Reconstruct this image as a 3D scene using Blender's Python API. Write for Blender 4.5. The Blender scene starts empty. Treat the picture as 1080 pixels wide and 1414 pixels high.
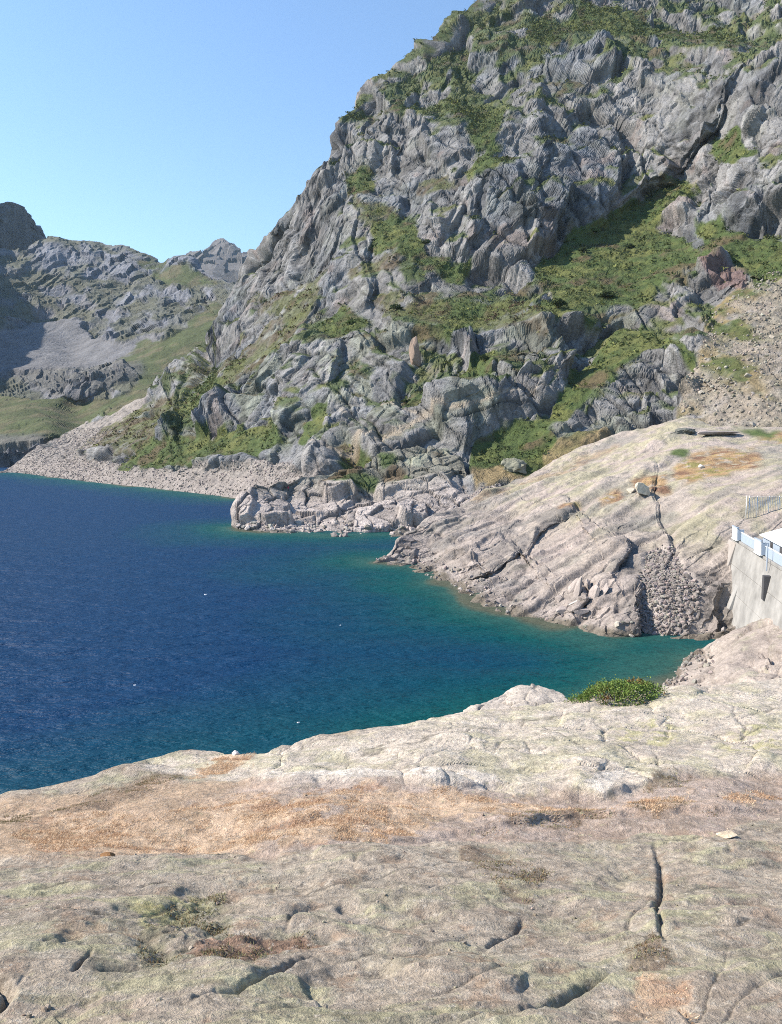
import bpy, math, random
import numpy as np

# ------------------------------------------------------------------ camera, sky, sun, exposure
rng = np.random.default_rng(7)
random.seed(7)
sc = bpy.context.scene
F, CX, CY = 1029.0, 540.0, 707.0          # photograph: focal length and centre in its own pixels
PITCH = math.radians(5.9)
EYE = 25.0                                # eye above the lake (lake level is z = 0)
SP, CP = math.sin(PITCH), math.cos(PITCH)

cam_d = bpy.data.cameras.new('camera')
cam = bpy.data.objects.new('camera', cam_d)
sc.collection.objects.link(cam)
cam.location = (0, 0, EYE)
cam.rotation_euler = (math.radians(90) - PITCH, 0, 0)
cam_d.sensor_fit = 'VERTICAL'
cam_d.sensor_height = 24.0
cam_d.lens = 24.0 * F / 1414.0
cam_d.clip_start = 0.05
cam_d.clip_end = 20000
sc.camera = cam

SUN_AZ, SUN_EL = math.radians(-87), math.radians(40)   # azimuth from +Y (view), negative = left
sd = np.array([math.sin(SUN_AZ) * math.cos(SUN_EL), math.cos(SUN_AZ) * math.cos(SUN_EL), math.sin(SUN_EL)])
w = bpy.data.worlds.new('World'); sc.world = w; w.use_nodes = True
nt = w.node_tree; nt.nodes.clear()
sky = nt.nodes.new('ShaderNodeTexSky'); sky.sky_type = 'NISHITA'; sky.sun_disc = False
sky.sun_elevation = SUN_EL; sky.sun_rotation = SUN_AZ
sky.altitude = 0; sky.air_density = 1.2; sky.dust_density = 0.0; sky.ozone_density = 4.2
bg = nt.nodes.new('ShaderNodeBackground'); bg.inputs[1].default_value = 0.112
out = nt.nodes.new('ShaderNodeOutputWorld')
nt.links.new(sky.outputs[0], bg.inputs[0]); nt.links.new(bg.outputs[0], out.inputs[0])
sl = bpy.data.lights.new('sun', 'SUN'); sl.energy = 5.0; sl.angle = math.radians(0.55); sl.color = (1.0, 0.90, 0.77)
so = bpy.data.objects.new('sun', sl); sc.collection.objects.link(so)
# aim the lamp: its -Z axis points away from the sun
from mathutils import Vector
so.rotation_euler = Vector(tuple(-sd)).to_track_quat('-Z', 'Y').to_euler()
so.location = (-60, 0, 120)

sc.view_settings.view_transform = 'Standard'
sc.view_settings.look = 'None'
sc.view_settings.exposure = 1.05
sc.view_settings.gamma = 1.0
sc.view_settings.use_curve_mapping = False
sc.render.engine = 'CYCLES'
sc.cycles.max_bounces = 5
sc.cycles.diffuse_bounces = 1
sc.cycles.glossy_bounces = 2
sc.cycles.transmission_bounces = 2
sc.cycles.volume_bounces = 0
sc.cycles.use_adaptive_sampling = False
sc.cycles.use_denoising = False
sc.cycles.filter_width = 1.0
sc.cycles.sample_clamp_direct = 3.0

# ------------------------------------------------------------------ numeric helpers
f32 = np.float32


def at(px, py, D):
    """World point seen at photograph pixel (px, py) at depth D metres ahead (world Y)."""
    xc = (np.asarray(px, float) - CX) / F
    yc = (CY - np.asarray(py, float)) / F
    dy = CP + yc * SP
    dz = -SP + yc * CP
    return np.stack(np.broadcast_arrays(xc / dy * D, np.asarray(D, float) * np.ones_like(xc), EYE + dz / dy * D), -1)


def lake_D(px, py):
    """Depth at which the view through (px, py) meets the lake."""
    yc = (CY - py) / F
    return -EYE * (CP + yc * SP) / (-SP + yc * CP)


TB = 64
T1 = rng.random((TB, TB, TB)).astype(f32)
TJ = rng.random((TB * TB * TB, 3)).astype(f32)
TR = rng.random((TB * TB * TB, 4)).astype(f32)


def vnoise(P):
    """Value noise in [0,1]; P (..., 3)."""
    shp = P.shape[:-1]
    q = P.reshape(-1, 3).astype(f32)
    i = np.floor(q).astype(np.int32)
    t = q - i
    t = t * t * (3 - 2 * t)
    i0 = i & (TB - 1); i1 = (i + 1) & (TB - 1)
    x0, y0, z0 = i0.T; x1, y1, z1 = i1.T
    tx, ty, tz = t.T
    a = T1[x0, y0, z0] * (1 - tx) + T1[x1, y0, z0] * tx
    b = T1[x0, y1, z0] * (1 - tx) + T1[x1, y1, z0] * tx
    c = T1[x0, y0, z1] * (1 - tx) + T1[x1, y0, z1] * tx
    d = T1[x0, y1, z1] * (1 - tx) + T1[x1, y1, z1] * tx
    e = a * (1 - ty) + b * ty
    g = c * (1 - ty) + d * ty
    return (e * (1 - tz) + g * tz).reshape(shp)


ROT = np.array([[0.36, 0.48, -0.8], [-0.8, 0.6, 0.0], [0.48, 0.64, 0.6]], f32)


def fbm(P, size, octs=4, gain=0.5, seed=0.0):
    q = (P / size + seed * 17.31).astype(f32)
    s = 0; amp = 1; tot = 0
    for k in range(octs):
        s = s + amp * (vnoise(q) - 0.5)
        tot += amp; amp *= gain
        q = (q @ ROT.T) * 2.03 + 5.7
    return s / tot * 2     # about [-1,1]


def ridged(P, size, octs=3, seed=0.0):
    q = (P / size + seed * 13.7).astype(f32)
    s = 0; amp = 1; tot = 0
    for k in range(octs):
        s = s + amp * (1 - np.abs(2 * vnoise(q) - 1) * 2)
        tot += amp; amp *= 0.5
        q = (q @ ROT.T) * 2.1 + 3.3
    return s / tot


def facets(P, size, seed=0, tilt=0.8):
    """Broken-rock cells: each 3-D cell carries its own tilted plane. Returns plane height, edge distance, id."""
    shp = P.shape[:-1]
    q = (P.reshape(-1, 3) / size + seed * 7.77).astype(f32)
    n = len(q)
    i = np.floor(q).astype(np.int32)
    fr = q - i
    d1 = np.full(n, 9, f32); d2 = np.full(n, 9, f32)
    best = np.zeros(n, np.int32)
    rel = np.zeros((n, 3), f32)
    for ox in (-1, 0, 1):
        for oy in (-1, 0, 1):
            for oz in (-1, 0, 1):
                h = ((((i[:, 0] + ox) & 63) << 12) | (((i[:, 1] + oy) & 63) << 6) | ((i[:, 2] + oz) & 63))
                j = TJ[h]
                rx = fr[:, 0] - ox - j[:, 0]; ry = fr[:, 1] - oy - j[:, 1]; rz = fr[:, 2] - oz - j[:, 2]
                d = rx * rx + ry * ry + rz * rz
                m = d < d1
                d2 = np.where(m, d1, np.minimum(d2, d))
                d1 = np.where(m, d, d1)
                best = np.where(m, h, best)
                rel[m, 0] = rx[m]; rel[m, 1] = ry[m]; rel[m, 2] = rz[m]
    r = TR[best]
    val = (r[:, 0] - 0.5) + tilt * ((r[:, 1] - 0.5) * rel[:, 0] + (r[:, 2] - 0.5) * rel[:, 1] + (r[:, 3] - 0.5) * rel[:, 2]) * 2
    return val.reshape(shp), (np.sqrt(d2) - np.sqrt(d1)).reshape(shp), r[:, 0].reshape(shp)


def box1(a, k, ax):
    if k < 1: return a
    pad = [(0, 0)] * a.ndim; pad[ax] = (k + 1, k)
    c = np.cumsum(np.pad(a, pad, mode='edge'), axis=ax, dtype=np.float64)
    n = a.shape[ax]
    hi = np.take(c, np.arange(2 * k + 1, 2 * k + 1 + n), axis=ax)
    lo = np.take(c, np.arange(0, n), axis=ax)
    return (hi - lo) / (2 * k + 1)


def blur(a, k):
    for _ in range(2):
        a = box1(box1(a, k, 0), k, 1)
    return a


def tps(pts, U, V):
    p = np.array(pts, float)
    xy = p[:, :2] / 400.0
    n = len(p)

    def kern(r2):
        return 0.5 * r2 * np.log(r2 + 1e-12)
    K = kern(((xy[:, None] - xy[None]) ** 2).sum(-1)) + np.eye(n) * 2e-4
    A = np.zeros((n + 3, n + 3)); A[:n, :n] = K
    A[:n, n] = 1; A[:n, n + 1:] = xy; A[n, :n] = 1; A[n + 1:, :n] = xy.T
    b = np.zeros(n + 3); b[:n] = np.log(p[:, 2])
    s = np.linalg.solve(A, b)
    # evaluate on a coarse grid of the sheet's own parameters, then refine
    sh = U.shape
    ii = np.unique(np.linspace(0, sh[0] - 1, min(sh[0], 150)).astype(int))
    jj = np.unique(np.linspace(0, sh[1] - 1, min(sh[1], 200)).astype(int))
    u = U[np.ix_(ii, jj)] / 400.0; v = V[np.ix_(ii, jj)] / 400.0
    o = s[n] + s[n + 1] * u + s[n + 2] * v
    for k in range(n):
        o = o + s[k] * kern((u - xy[k, 0]) ** 2 + (v - xy[k, 1]) ** 2)
    o2 = np.empty((sh[0], len(jj)))
    for c in range(len(jj)):
        o2[:, c] = np.interp(np.arange(sh[0]), ii, o[:, c])
    full = np.empty(sh)
    jx = np.arange(sh[1])
    for r in range(sh[0]):
        full[r] = np.interp(jx, jj, o2[r])
    return np.exp(full)


def in_poly(U, V, pts):
    m = np.zeros(U.shape, bool)
    n = len(pts)
    for k in range(n):
        x1, y1 = pts[k]; x2, y2 = pts[(k + 1) % n]
        if y1 == y2: continue
        c = ((y1 > V) != (y2 > V)) & (U < (x2 - x1) * (V - y1) / (y2 - y1) + x1)
        m ^= c
    return m


def stroke(U, V, pts):
    """Signed distance (positive to the right of the line walked downwards) and |distance|, in sheet units."""
    best = np.full(U.shape, 1e9); sgn = np.ones(U.shape); along = np.zeros(U.shape)
    tot = 0
    for (x1, y1), (x2, y2) in zip(pts[:-1], pts[1:]):
        dx, dy = x2 - x1, y2 - y1
        L2 = dx * dx + dy * dy
        t = np.clip(((U - x1) * dx + (V - y1) * dy) / L2, 0, 1)
        ex = U - (x1 + t * dx); ey = V - (y1 + t * dy)
        d = np.hypot(ex, ey)
        m = d < best
        cr = -(dx * (V - y1) - dy * (U - x1))
        best = np.where(m, d, best); sgn = np.where(m, np.sign(cr), sgn)
        along = np.where(m, tot + t * math.sqrt(L2), along)
        tot += math.sqrt(L2)
    return best * sgn, best, along / tot


def lerp(a, b, t):
    t = np.clip(t, 0, 1)[..., None]
    return a * (1 - t) + np.asarray(b, float) * t


def sstep(a, b, x):
    t = np.clip((x - a) / (b - a), 0, 1)
    return t * t * (3 - 2 * t)


# ------------------------------------------------------------------ mesh helpers
def new_obj(name, me, parent=None, mat=None):
    o = bpy.data.objects.new(name, me)
    sc.collection.objects.link(o)
    if parent is not None: o.parent = parent
    if mat is not None and me is not None and not me.materials: me.materials.append(mat)
    return o


def mesh_from(name, V, faces, smooth=False, col=None, msk=None, quads=True):
    """faces: (n,4) or (n,3) int array."""
    me = bpy.data.meshes.new(name)
    V = np.ascontiguousarray(V, f32).reshape(-1, 3)
    faces = np.ascontiguousarray(faces, np.int32)
    nf, k = faces.shape
    me.vertices.add(len(V)); me.vertices.foreach_set('co', V.ravel())
    me.loops.add(nf * k); me.loops.foreach_set('vertex_index', faces.ravel())
    me.polygons.add(nf); me.polygons.foreach_set('loop_start', np.arange(0, nf * k, k, dtype=np.int32))
    me.update(calc_edges=True)
    if smooth: me.shade_smooth()
    else: me.shade_flat()
    if col is not None:
        a = me.attributes.new('Col', 'FLOAT_COLOR', 'POINT')
        c = np.ones((len(V), 4), f32); c[:, :3] = np.clip(col.reshape(-1, 3), 0.003, 0.95)
        a.data.foreach_set('color', c.ravel())
    if msk is not None:
        a = me.attributes.new('Msk', 'FLOAT_COLOR', 'POINT')
        c = np.zeros((len(V), 4), f32); m = msk.reshape(len(V), -1); c[:, :m.shape[1]] = m
        a.data.foreach_set('color', c.ravel())
    return me


def grid_faces(ny, nx):
    i = np.arange(ny * nx).reshape(ny, nx)
    return np.stack([i[:-1, :-1], i[:-1, 1:], i[1:, 1:], i[1:, :-1]], -1).reshape(-1, 4)


def normals(P):
    du = np.gradient(P, axis=1); dv = np.gradient(P, axis=0)
    n = np.cross(du, dv)
    n /= np.linalg.norm(n, axis=-1, keepdims=True) + 1e-9
    return n


class Sheet:
    """A terrain sheet swept over bearings: each bearing has a profile of depth and height from its foot up to its crest,
    then down the far side."""

    def __init__(s, u0, u1, nx, top, bot, ny, ctrl, back=10, back_len=0.25, back_slope=0.8, jag=0.0):
        u = np.linspace(u0, u1, nx)
        tp = np.array(top, float); bt = np.array(bot, float)
        T = np.interp(u, tp[:, 0], tp[:, 1]); B = np.interp(u, bt[:, 0], bt[:, 1])
        k = np.ones(9) / 9
        B = np.convolve(np.pad(B, 4, mode='edge'), k, 'valid'); T = np.convolve(np.pad(T, 1, mode='edge'), np.ones(3) / 3, 'valid')
        B = np.maximum(B, T + 1.0)
        t = np.linspace(0, 1, ny)[:, None]
        s.U = np.repeat(u[None], ny, 0); s.V = B[None] + (T - B)[None] * t
        s.t = np.repeat(t, nx, 1)
        c = [(a, b, lake_D(a, b) if d == 0 else d) for a, b, d in ctrl]
        s.D = tps(c, s.U, s.V)
        s.back, s.bl, s.bs = back, back_len, back_slope
        s.nx, s.ny = nx, ny

    def finish(s, nblur=3):
        P = at(s.U, s.V, s.D)
        top = P[-1]; h = top[:, :2] / np.linalg.norm(top[:, :2], axis=1, keepdims=True)
        rows = [P]
        for k in range(1, s.back + 1):
            g = (k / s.back) ** 1.6 * s.bl * np.linalg.norm(top[:, :2], axis=1)
            r = top.copy(); r[:, :2] += h * g[:, None]; r[:, 2] -= g * s.bs * (0.45 + 0.55 * k / s.back)
            rows.append(r[None])
        s.P = np.concatenate(rows, 0)
        if s.back:
            s.U = np.concatenate([s.U] + [s.U[-1:]] * s.back, 0)
            s.V = np.concatenate([s.V] + [s.V[-1:]] * s.back, 0)
        s.N = normals(np.stack([blur(s.P[..., k], nblur) for k in range(3)], -1))
        return s

    def mesh(s, name, smooth=False, col=None, msk=None):
        return mesh_from(name, s.P, grid_faces(*s.P.shape[:2]), smooth, col, msk)


def veg_field(S, polys, warp_px, warp_m, soft):
    if not hasattr(S, 'wf'): S.wf = {}
    if warp_m not in S.wf: S.wf[warp_m] = (fbm(S.P0, warp_m, 4, .65, seed=3.1) * 2.2, fbm(S.P0, warp_m, 4, .65, seed=8.7) * 2.2)
    n1, n2 = S.wf[warp_m]
    u = S.U + n1 * warp_px; v = S.V + n2 * warp_px
    m = np.zeros(S.U.shape)
    for pl in polys:
        wgt = 1.0
        if isinstance(pl, tuple): pl, wgt = pl
        m = np.maximum(m, in_poly(u, v, pl) * wgt)
    return blur(m, soft)


# ------------------------------------------------------------------ materials
def mat_new(name):
    m = bpy.data.materials.new(name); m.use_nodes = True
    n = m.node_tree; n.nodes.clear()
    o = n.nodes.new('ShaderNodeOutputMaterial'); b = n.nodes.new('ShaderNodeBsdfPrincipled')
    n.links.new(b.outputs[0], o.inputs[0])
    b.inputs['Specular IOR Level'].default_value = 0.25
    return m, n, b


def nz(n, scale, detail=4, rough=0.6, vec=None, typ='ShaderNodeTexNoise'):
    t = n.nodes.new(typ); t.inputs['Scale'].default_value = scale
    if 'Detail' in t.inputs: t.inputs['Detail'].default_value = detail
    if 'Roughness' in t.inputs: t.inputs['Roughness'].default_value = rough
    if vec is not None: n.links.new(vec, t.inputs['Vector'])
    return t


def ramp(n, src, stops):
    r = n.nodes.new('ShaderNodeValToRGB')
    e = r.color_ramp.elements
    while len(e) < len(stops): e.new(0.5)
    for k, (p, c) in enumerate(stops):
        e[k].position = p
        e[k].color = (c, c, c, 1) if not isinstance(c, tuple) else (*c, 1)
    n.links.new(src, r.inputs[0])
    return r


def mixc(n, mode, fac, a, b):
    m = n.nodes.new('ShaderNodeMix'); m.data_type = 'RGBA'; m.blend_type = mode
    for sock, v in ((m.inputs[0], fac), (m.inputs[6], a), (m.inputs[7], b)):
        if hasattr(v, 'is_linked') or hasattr(v, 'links'): n.links.new(v, sock)
        elif isinstance(v, tuple): sock.default_value = (*v, 1)
        else: sock.default_value = v
    return m.outputs[2]


def mat_terrain(name, s_big, s_fine, bump_d, var=(0.72, 1.25), fine_var=(0.75, 1.2), bump_s=0.6):
    """Base colour from the sheet's own rock/plant colouring, broken up by grain and relief noise."""
    m, n, b = mat_new(name)
    at_ = n.nodes.new('ShaderNodeAttribute'); at_.attribute_name = 'Col'
    tc = n.nodes.new('ShaderNodeTexCoord')
    big = nz(n, s_big, 6, 0.65, tc.outputs['Object'])
    fine = nz(n, s_fine, 5, 0.7, tc.outputs['Object'])
    r1 = ramp(n, big.outputs[0], [(0.3, var[0]), (0.7, var[1])])
    r2 = ramp(n, fine.outputs[0], [(0.3, fine_var[0]), (0.7, fine_var[1])])
    c = mixc(n, 'MULTIPLY', 1.0, at_.outputs['Color'], r1.outputs[0])
    c = mixc(n, 'MULTIPLY', 1.0, c, r2.outputs[0])
    n.links.new(c, b.inputs['Base Color'])
    b.inputs['Roughness'].default_value = 0.92
    bm = n.nodes.new('ShaderNodeBump'); bm.inputs['Strength'].default_value = bump_s; bm.inputs['Distance'].default_value = bump_d
    ad = n.nodes.new('ShaderNodeMath'); ad.operation = 'MULTIPLY_ADD'
    n.links.new(big.outputs[0], ad.inputs[0]); ad.inputs[1].default_value = 1.5; n.links.new(fine.outputs[0], ad.inputs[2])
    n.links.new(ad.outputs[0], bm.inputs['Height']); n.links.new(bm.outputs[0], b.inputs['Normal'])
    return m


def mat_plain(name, col, rough=0.8, var=0.15, scale=8.0, metal=0.0, bump=0.0):
    m, n, b = mat_new(name)
    tc = n.nodes.new('ShaderNodeTexCoord')
    t = nz(n, scale, 5, 0.65, tc.outputs['Object'])
    r = ramp(n, t.outputs[0], [(0.25, 1 - var), (0.75, 1 + var)])
    c = mixc(n, 'MULTIPLY', 1.0, tuple(col), r.outputs[0])
    n.links.new(c, b.inputs['Base Color'])
    b.inputs['Roughness'].default_value = rough; b.inputs['Metallic'].default_value = metal
    if bump:
        bm = n.nodes.new('ShaderNodeBump'); bm.inputs['Strength'].default_value = 0.6; bm.inputs['Distance'].default_value = bump
        n.links.new(t.outputs[0], bm.inputs['Height']); n.links.new(bm.outputs[0], b.inputs['Normal'])
    return m


def mat_attr(name, rough=0.85, trans=0.0):
    """Plants: colour carried per leaf or blade."""
    m, n, b = mat_new(name)
    a = n.nodes.new('ShaderNodeAttribute'); a.attribute_name = 'Col'
    n.links.new(a.outputs['Color'], b.inputs['Base Color'])
    b.inputs['Roughness'].default_value = rough
    if trans:
        tr = n.nodes.new('ShaderNodeBsdfTranslucent'); n.links.new(a.outputs['Color'], tr.inputs[0])
        mx = n.nodes.new('ShaderNodeMixShader'); mx.inputs[0].default_value = trans
        o = [x for x in n.nodes if x.type == 'OUTPUT_MATERIAL'][0]
        n.links.new(b.outputs[0], mx.inputs[1]); n.links.new(tr.outputs[0], mx.inputs[2]); n.links.new(mx.outputs[0], o.inputs[0])
    return m


M_MOUNT = mat_terrain('mountain_rock', 0.25, 1.4, 0.8, (0.70, 1.25), (0.6, 1.32), .8)
M_FAR = mat_terrain('far_rock', 0.05, 0.3, 4.0, (0.7, 1.25), (0.7, 1.25))
M_HEAD = mat_terrain('slab_rock', 0.6, 3.4, 0.28, (0.74, 1.2), (0.66, 1.28), .8)
M_STONE = mat_plain('rubble_stone', (0.42, 0.385, 0.36), 0.95, 0.3, 1.3)
M_SHRUB = mat_attr('shrub_leaf', 0.8, 0.15)
M_GRASSY = mat_attr('dry_grass', 0.8, 0.25)


def thing(o, label, cat, group=None):
    o['label'] = label; o['category'] = cat
    if group: o['group'] = group
    return o


def structure(o, label=None):
    o['kind'] = 'structure'
    if label: o['label'] = label
    return o


def stuff(o, label=None):
    o['kind'] = 'stuff'
    if label: o['label'] = label
    return o

# ------------------------------------------------------------------ colours (linear albedo)
GREY = np.array([.30, .285, .27]); BLUEGREY = np.array([.235, .24, .25]); PINK = np.array([.37, .29, .255])
LICH = np.array([.30, .31, .235]); PALE = np.array([.46, .41, .385]); GREEN = np.array([.056, .082, .026])
YGREEN = np.array([.10, .112, .036]); HEATH = np.array([.098, .072, .043]); TAN = np.array([.27, .21, .115])
SCREE = np.array([.36, .325, .30])


# ------------------------------------------------------------------ the mountain above the lake
SIL_A = [(-60, 672), (10, 650), (60, 618), (100, 600), (150, 570), (200, 548), (236, 522), (243, 500), (262, 480), (285, 480),
         (298, 430), (316, 396), (324, 376), (338, 347), (352, 332), (362, 314), (380, 290), (400, 275), (420, 247), (433, 225),
         (440, 206), (455, 180), (465, 160), (474, 140), (484, 122), (500, 109), (530, 92), (560, 77), (575, 62), (600, 45),
         (620, 26), (640, 8), (655, -4), (690, -30), (760, -75), (850, -110), (1000, -130), (1300, -140)]
BOT_A = [(-60, 690), (10, 660), (100, 671), (200, 682), (325, 697), (400, 700), (480, 712), (560, 742), (610, 745),
         (660, 725), (720, 690), (800, 660), (900, 630), (1000, 640), (1300, 650)]
CT_A = [(10, 652, 0), (60, 657, 0), (100, 662, 0), (150, 668, 0), (200, 673, 0), (260, 680, 0), (325, 688, 0),
        (-50, 664, 0), (150, 640, 400), (60, 636, 490), (100, 605, 540), (200, 540, 540), (243, 490, 570), (300, 432, 590), (338, 348, 600),
        (230, 630, 360), (300, 645, 325), (300, 560, 400), (300, 500, 460), (320, 440, 520), (350, 370, 560),
        (450, 650, 258), (450, 580, 300), (450, 500, 350), (450, 400, 430), (450, 300, 490), (450, 200, 570), (480, 125, 620),
        (600, 630, 246), (600, 560, 275), (600, 500, 310), (600, 420, 360), (600, 330, 420), (600, 230, 480), (600, 130, 560), (600, 50, 640),
        (750, 640, 232), (750, 600, 245), (750, 520, 280), (750, 430, 330), (750, 370, 385), (750, 300, 410), (750, 200, 470), (750, 100, 550), (750, 0, 680), (750, -80, 800),
        (900, 600, 228), (900, 540, 260), (900, 470, 300), (900, 410, 335), (900, 340, 385), (900, 290, 425), (900, 250, 450), (900, 150, 500), (900, 60, 590), (900, -60, 760), (900, -120, 860),
        (1040, 605, 200), (1040, 560, 215), (1040, 500, 245), (1040, 420, 290), (1040, 350, 335), (1040, 310, 350), (1040, 200, 390), (1040, 120, 430), (1040, 60, 540), (1040, -60, 720),
        (1250, 600, 180), (1250, 450, 250), (1250, 300, 320), (1250, 150, 400), (1250, 0, 520), (1250, -120, 700),
        (600, 718, 197), (640, 697, 207), (690, 667, 224), (560, 738, 0)]
A = Sheet(-60, 1240, 800, SIL_A, BOT_A, 580, CT_A, back=14, back_len=0.22, back_slope=0.9)
A.P0 = at(A.U, A.V, A.D)
# benches and gullies carrying plants
VEG = [
    [(725, 368), (770, 335), (800, 308), (850, 297), (900, 268), (936, 238), (942, 250), (922, 290), (915, 312), (945, 330), (975, 352), (955, 372), (905, 380), (905, 410), (880, 424), (850, 428), (800, 425), (760, 418), (745, 392)],
    [(495, 322), (540, 303), (575, 318), (600, 345), (650, 366), (640, 384), (600, 372), (560, 346), (510, 346)],
    [(558, 562), (600, 545), (640, 505), (690, 478), (704, 494), (660, 530), (622, 552), (580, 570)],
    [(690, 640), (650, 642), (680, 612), (750, 580), (800, 540), (820, 500), (860, 460), (900, 470), (935, 500), (970, 523), (960, 532), (930, 512), (880, 515), (830, 545), (790, 578), (740, 612)],
    [(238, 562), (260, 528), (300, 498), (312, 520), (290, 560), (260, 582)],
    [(180, 640), (200, 612), (250, 605), (300, 590), (330, 590), (380, 600), (390, 622), (330, 632), (260, 640), (215, 645)],
    [(430, 462), (480, 428), (512, 430), (490, 455), (450, 468)],
    [(520, 152), (560, 140), (640, 130), (695, 138), (692, 200), (664, 216), (650, 172), (600, 150), (540, 162)],
    [(975, 196), (1030, 172), (1034, 214), (990, 217)],
    [(960, 305), (1010, 318), (1090, 318), (1110, 372), (1040, 384), (1000, 352), (965, 340)],
    [(630, 242), (660, 215), (700, 222), (720, 214), (700, 236), (660, 250)],
    [(470, 248), (505, 246), (522, 268), (490, 277)],
    [(405, 582), (446, 568), (442, 602), (408, 622)],
    [(580, 440), (640, 424), (700, 418), (690, 434), (620, 450), (585, 456)],
    [(740, 415), (790, 420), (830, 448), (780, 447), (752, 430)],
    [(470, 650), (500, 640), (530, 655), (500, 668)],
    [(730, 30), (860, 5), (900, 40), (980, 30), (1030, 60), (1000, 70), (900, 62), (850, 50), (790, 55), (740, 62)],
    [(700, -20), (1300, -20), (1300, -140), (760, -120)],
    [(690, 640), (750, 606), (770, 620), (720, 660), (690, 664), (655, 668), (650, 640)],
]
HEATHP = [[(300, 508), (340, 470), (390, 430), (440, 398), (450, 410), (420, 440), (400, 470), (340, 510), (310, 545)],
          [(330, 420), (400, 395), (440, 385), (430, 400), (360, 430)],
          [(120, 622), (160, 590), (215, 560), (250, 535), (235, 585), (190, 610)],
          [(640, 440), (720, 420), (760, 440), (700, 455)],
          [(530, 400), (600, 420), (640, 430), (610, 445), (540, 440)],
          [(470, 385), (500, 360), (560, 350), (560, 368), (500, 395)],
          [(560, 250), (620, 238), (640, 260), (590, 262)],
          [(470, 265), (520, 278), (560, 300), (500, 300)]]
TANP = [[(972, 430), (1020, 385), (1060, 360), (1300, 350), (1300, 650), (1000, 640), (930, 590), (965, 540), (985, 490)],
        [(655, 640), (720, 640), (800, 600), (850, 590), (800, 640), (700, 668), (655, 680)]]
SCREEP = [[(-60, 680), (10, 648), (60, 618), (100, 600), (140, 580), (200, 545), (215, 548), (160, 592), (110, 632), (180, 642), (260, 642), (330, 640), (400, 640), (420, 660), (430, 700), (300, 700), (10, 670)],
          [(556, 745), (600, 712), (640, 690), (690, 668), (700, 690), (640, 740)]]
PATHP = [[(470, 562), (500, 572), (540, 580), (590, 590), (640, 586), (700, 572), (760, 555), (760, 558), (700, 576), (640, 591), (590, 595), (540, 585), (500, 577), (470, 567)],
         [(590, 592), (560, 612), (500, 632), (450, 650), (452, 654), (505, 637), (566, 617), (596, 595)]]
veg = veg_field(A, VEG, 13, 22, 3)
heath = veg_field(A, HEATHP, 12, 20, 4)
tan = veg_field(A, TANP, 8, 16, 5)
scr = veg_field(A, SCREEP, 6, 10, 3)
pathm = veg_field(A, PATHP, 1.2, 20, 1)
b = blur(np.clip(veg * 1.0 + heath * 0.6, 0, 1), 6)
fz = fbm(A.P0, 9, 4, .7, seed=15.5); fz2 = fbm(A.P0, 30, 3, .6, seed=16.5)
fuz = lambda m, k=.55: sstep(.3, .62, m + (fz * .8 + fz2 * .7) * k * (m > .004) * (1.6 - m))
veg, heath, tan, scr = fuz(veg), fuz(heath, .7), fuz(tan, .4), fuz(scr, .3)
tn = fbm(np.stack([A.P0[..., 0], A.P0[..., 1] * .3, A.P0[..., 2] * .3], -1), 14, 4, .65, seed=19.3)
scr = np.maximum(scr, tan * (A.U > 900) * sstep(-.25, .2, tn + .25 * sstep(1020, 1080, A.U)) * .85)
soft = np.clip(veg + heath + tan + scr, 0, 1)
# benches lie back, rock between them stands up
rowpx = np.abs(np.gradient(A.V, axis=0))
hp = b - box1(box1(b, 90, 0), 60, 0)
off = np.cumsum(hp * rowpx, axis=0) * 0.48
off -= box1(box1(off, 140, 0), 90, 0)
A.D = A.D + blur(off, 3) * (A.D / 380.0)
# large steps in the wall: (line walked downwards, depth of step m, recovery width)
STEPS = [([(1075, 40), (1020, 118), (992, 160), (942, 212), (924, 250), (860, 292), (800, 330)], 13, 60),
         ([(842, 165), (858, 215), (850, 262), (835, 296)], 14, 45),
         ([(745, 120), (752, 190), (735, 250), (742, 300)], 12, 50),
         ([(655, 250), (662, 310), (640, 372)], 12, 40),
         ([(560, 180), (545, 215), (548, 245)], 9, 35),
         ([(505, 330), (512, 392), (505, 425)], 12, 40),
         ([(468, 468), (476, 505), (468, 545)], 12, 40),
         ([(735, 420), (776, 462), (792, 505), (770, 530)], 13, 45),
         ([(640, 455), (655, 500), (648, 530)], 9, 38),
         ([(380, 330), (372, 380), (352, 420)], 10, 40),
         ([(420, 250), (432, 300), (425, 345)], 9, 36),
         ([(960, 215), (972, 262), (962, 306)], 10, 36),
         ([(1046, 250), (1050, 300), (1040, 325)], 10, 34),
         ([(970, 350), (1000, 362), (1025, 362), (1022, 384)], 9, 30),
         ([(930, 385), (975, 420), (985, 452), (968, 476)], 9, 34),
         ([(245, 560), (240, 590), (232, 610)], 6, 25),
         ([(195, 590), (200, 610), (192, 640)], 6, 22),
         ([(330, 510), (326, 550), (318, 585)], 7, 30),
         ([(540, 470), (600, 480), (626, 515), (612, 545)], 9, 40),
         ([(640, 585), (650, 610), (646, 640)], 8, 28),
         ([(880, 520), (930, 540), (968, 545), (960, 570)], 6, 26)]
wob = fbm(A.P0, 26, 4, seed=1.3)
for pts, amp, wd in STEPS:
    s_, a_, al = stroke(A.U + wob * 15, A.V + np.roll(wob, 40, 1) * 10, pts)
    fade = np.abs(np.sin(np.clip(al, 0, 1) * math.pi)) ** 0.45
    A.D += amp * fade * np.where(s_ > 0, np.exp(-a_ / (wd * 0.55)) * sstep(0, 9, a_), -0.45 * np.exp(-a_ / (wd * 0.8)) * sstep(0, 6, a_))
A.finish(14)
nb = A.back
padt = lambda m: np.concatenate([m] + [m[-1:]] * nb, 0)
veg, heath, tan, scr, pathm, soft = map(padt, (veg, heath, tan, scr, pathm, soft))
P = A.P
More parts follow.
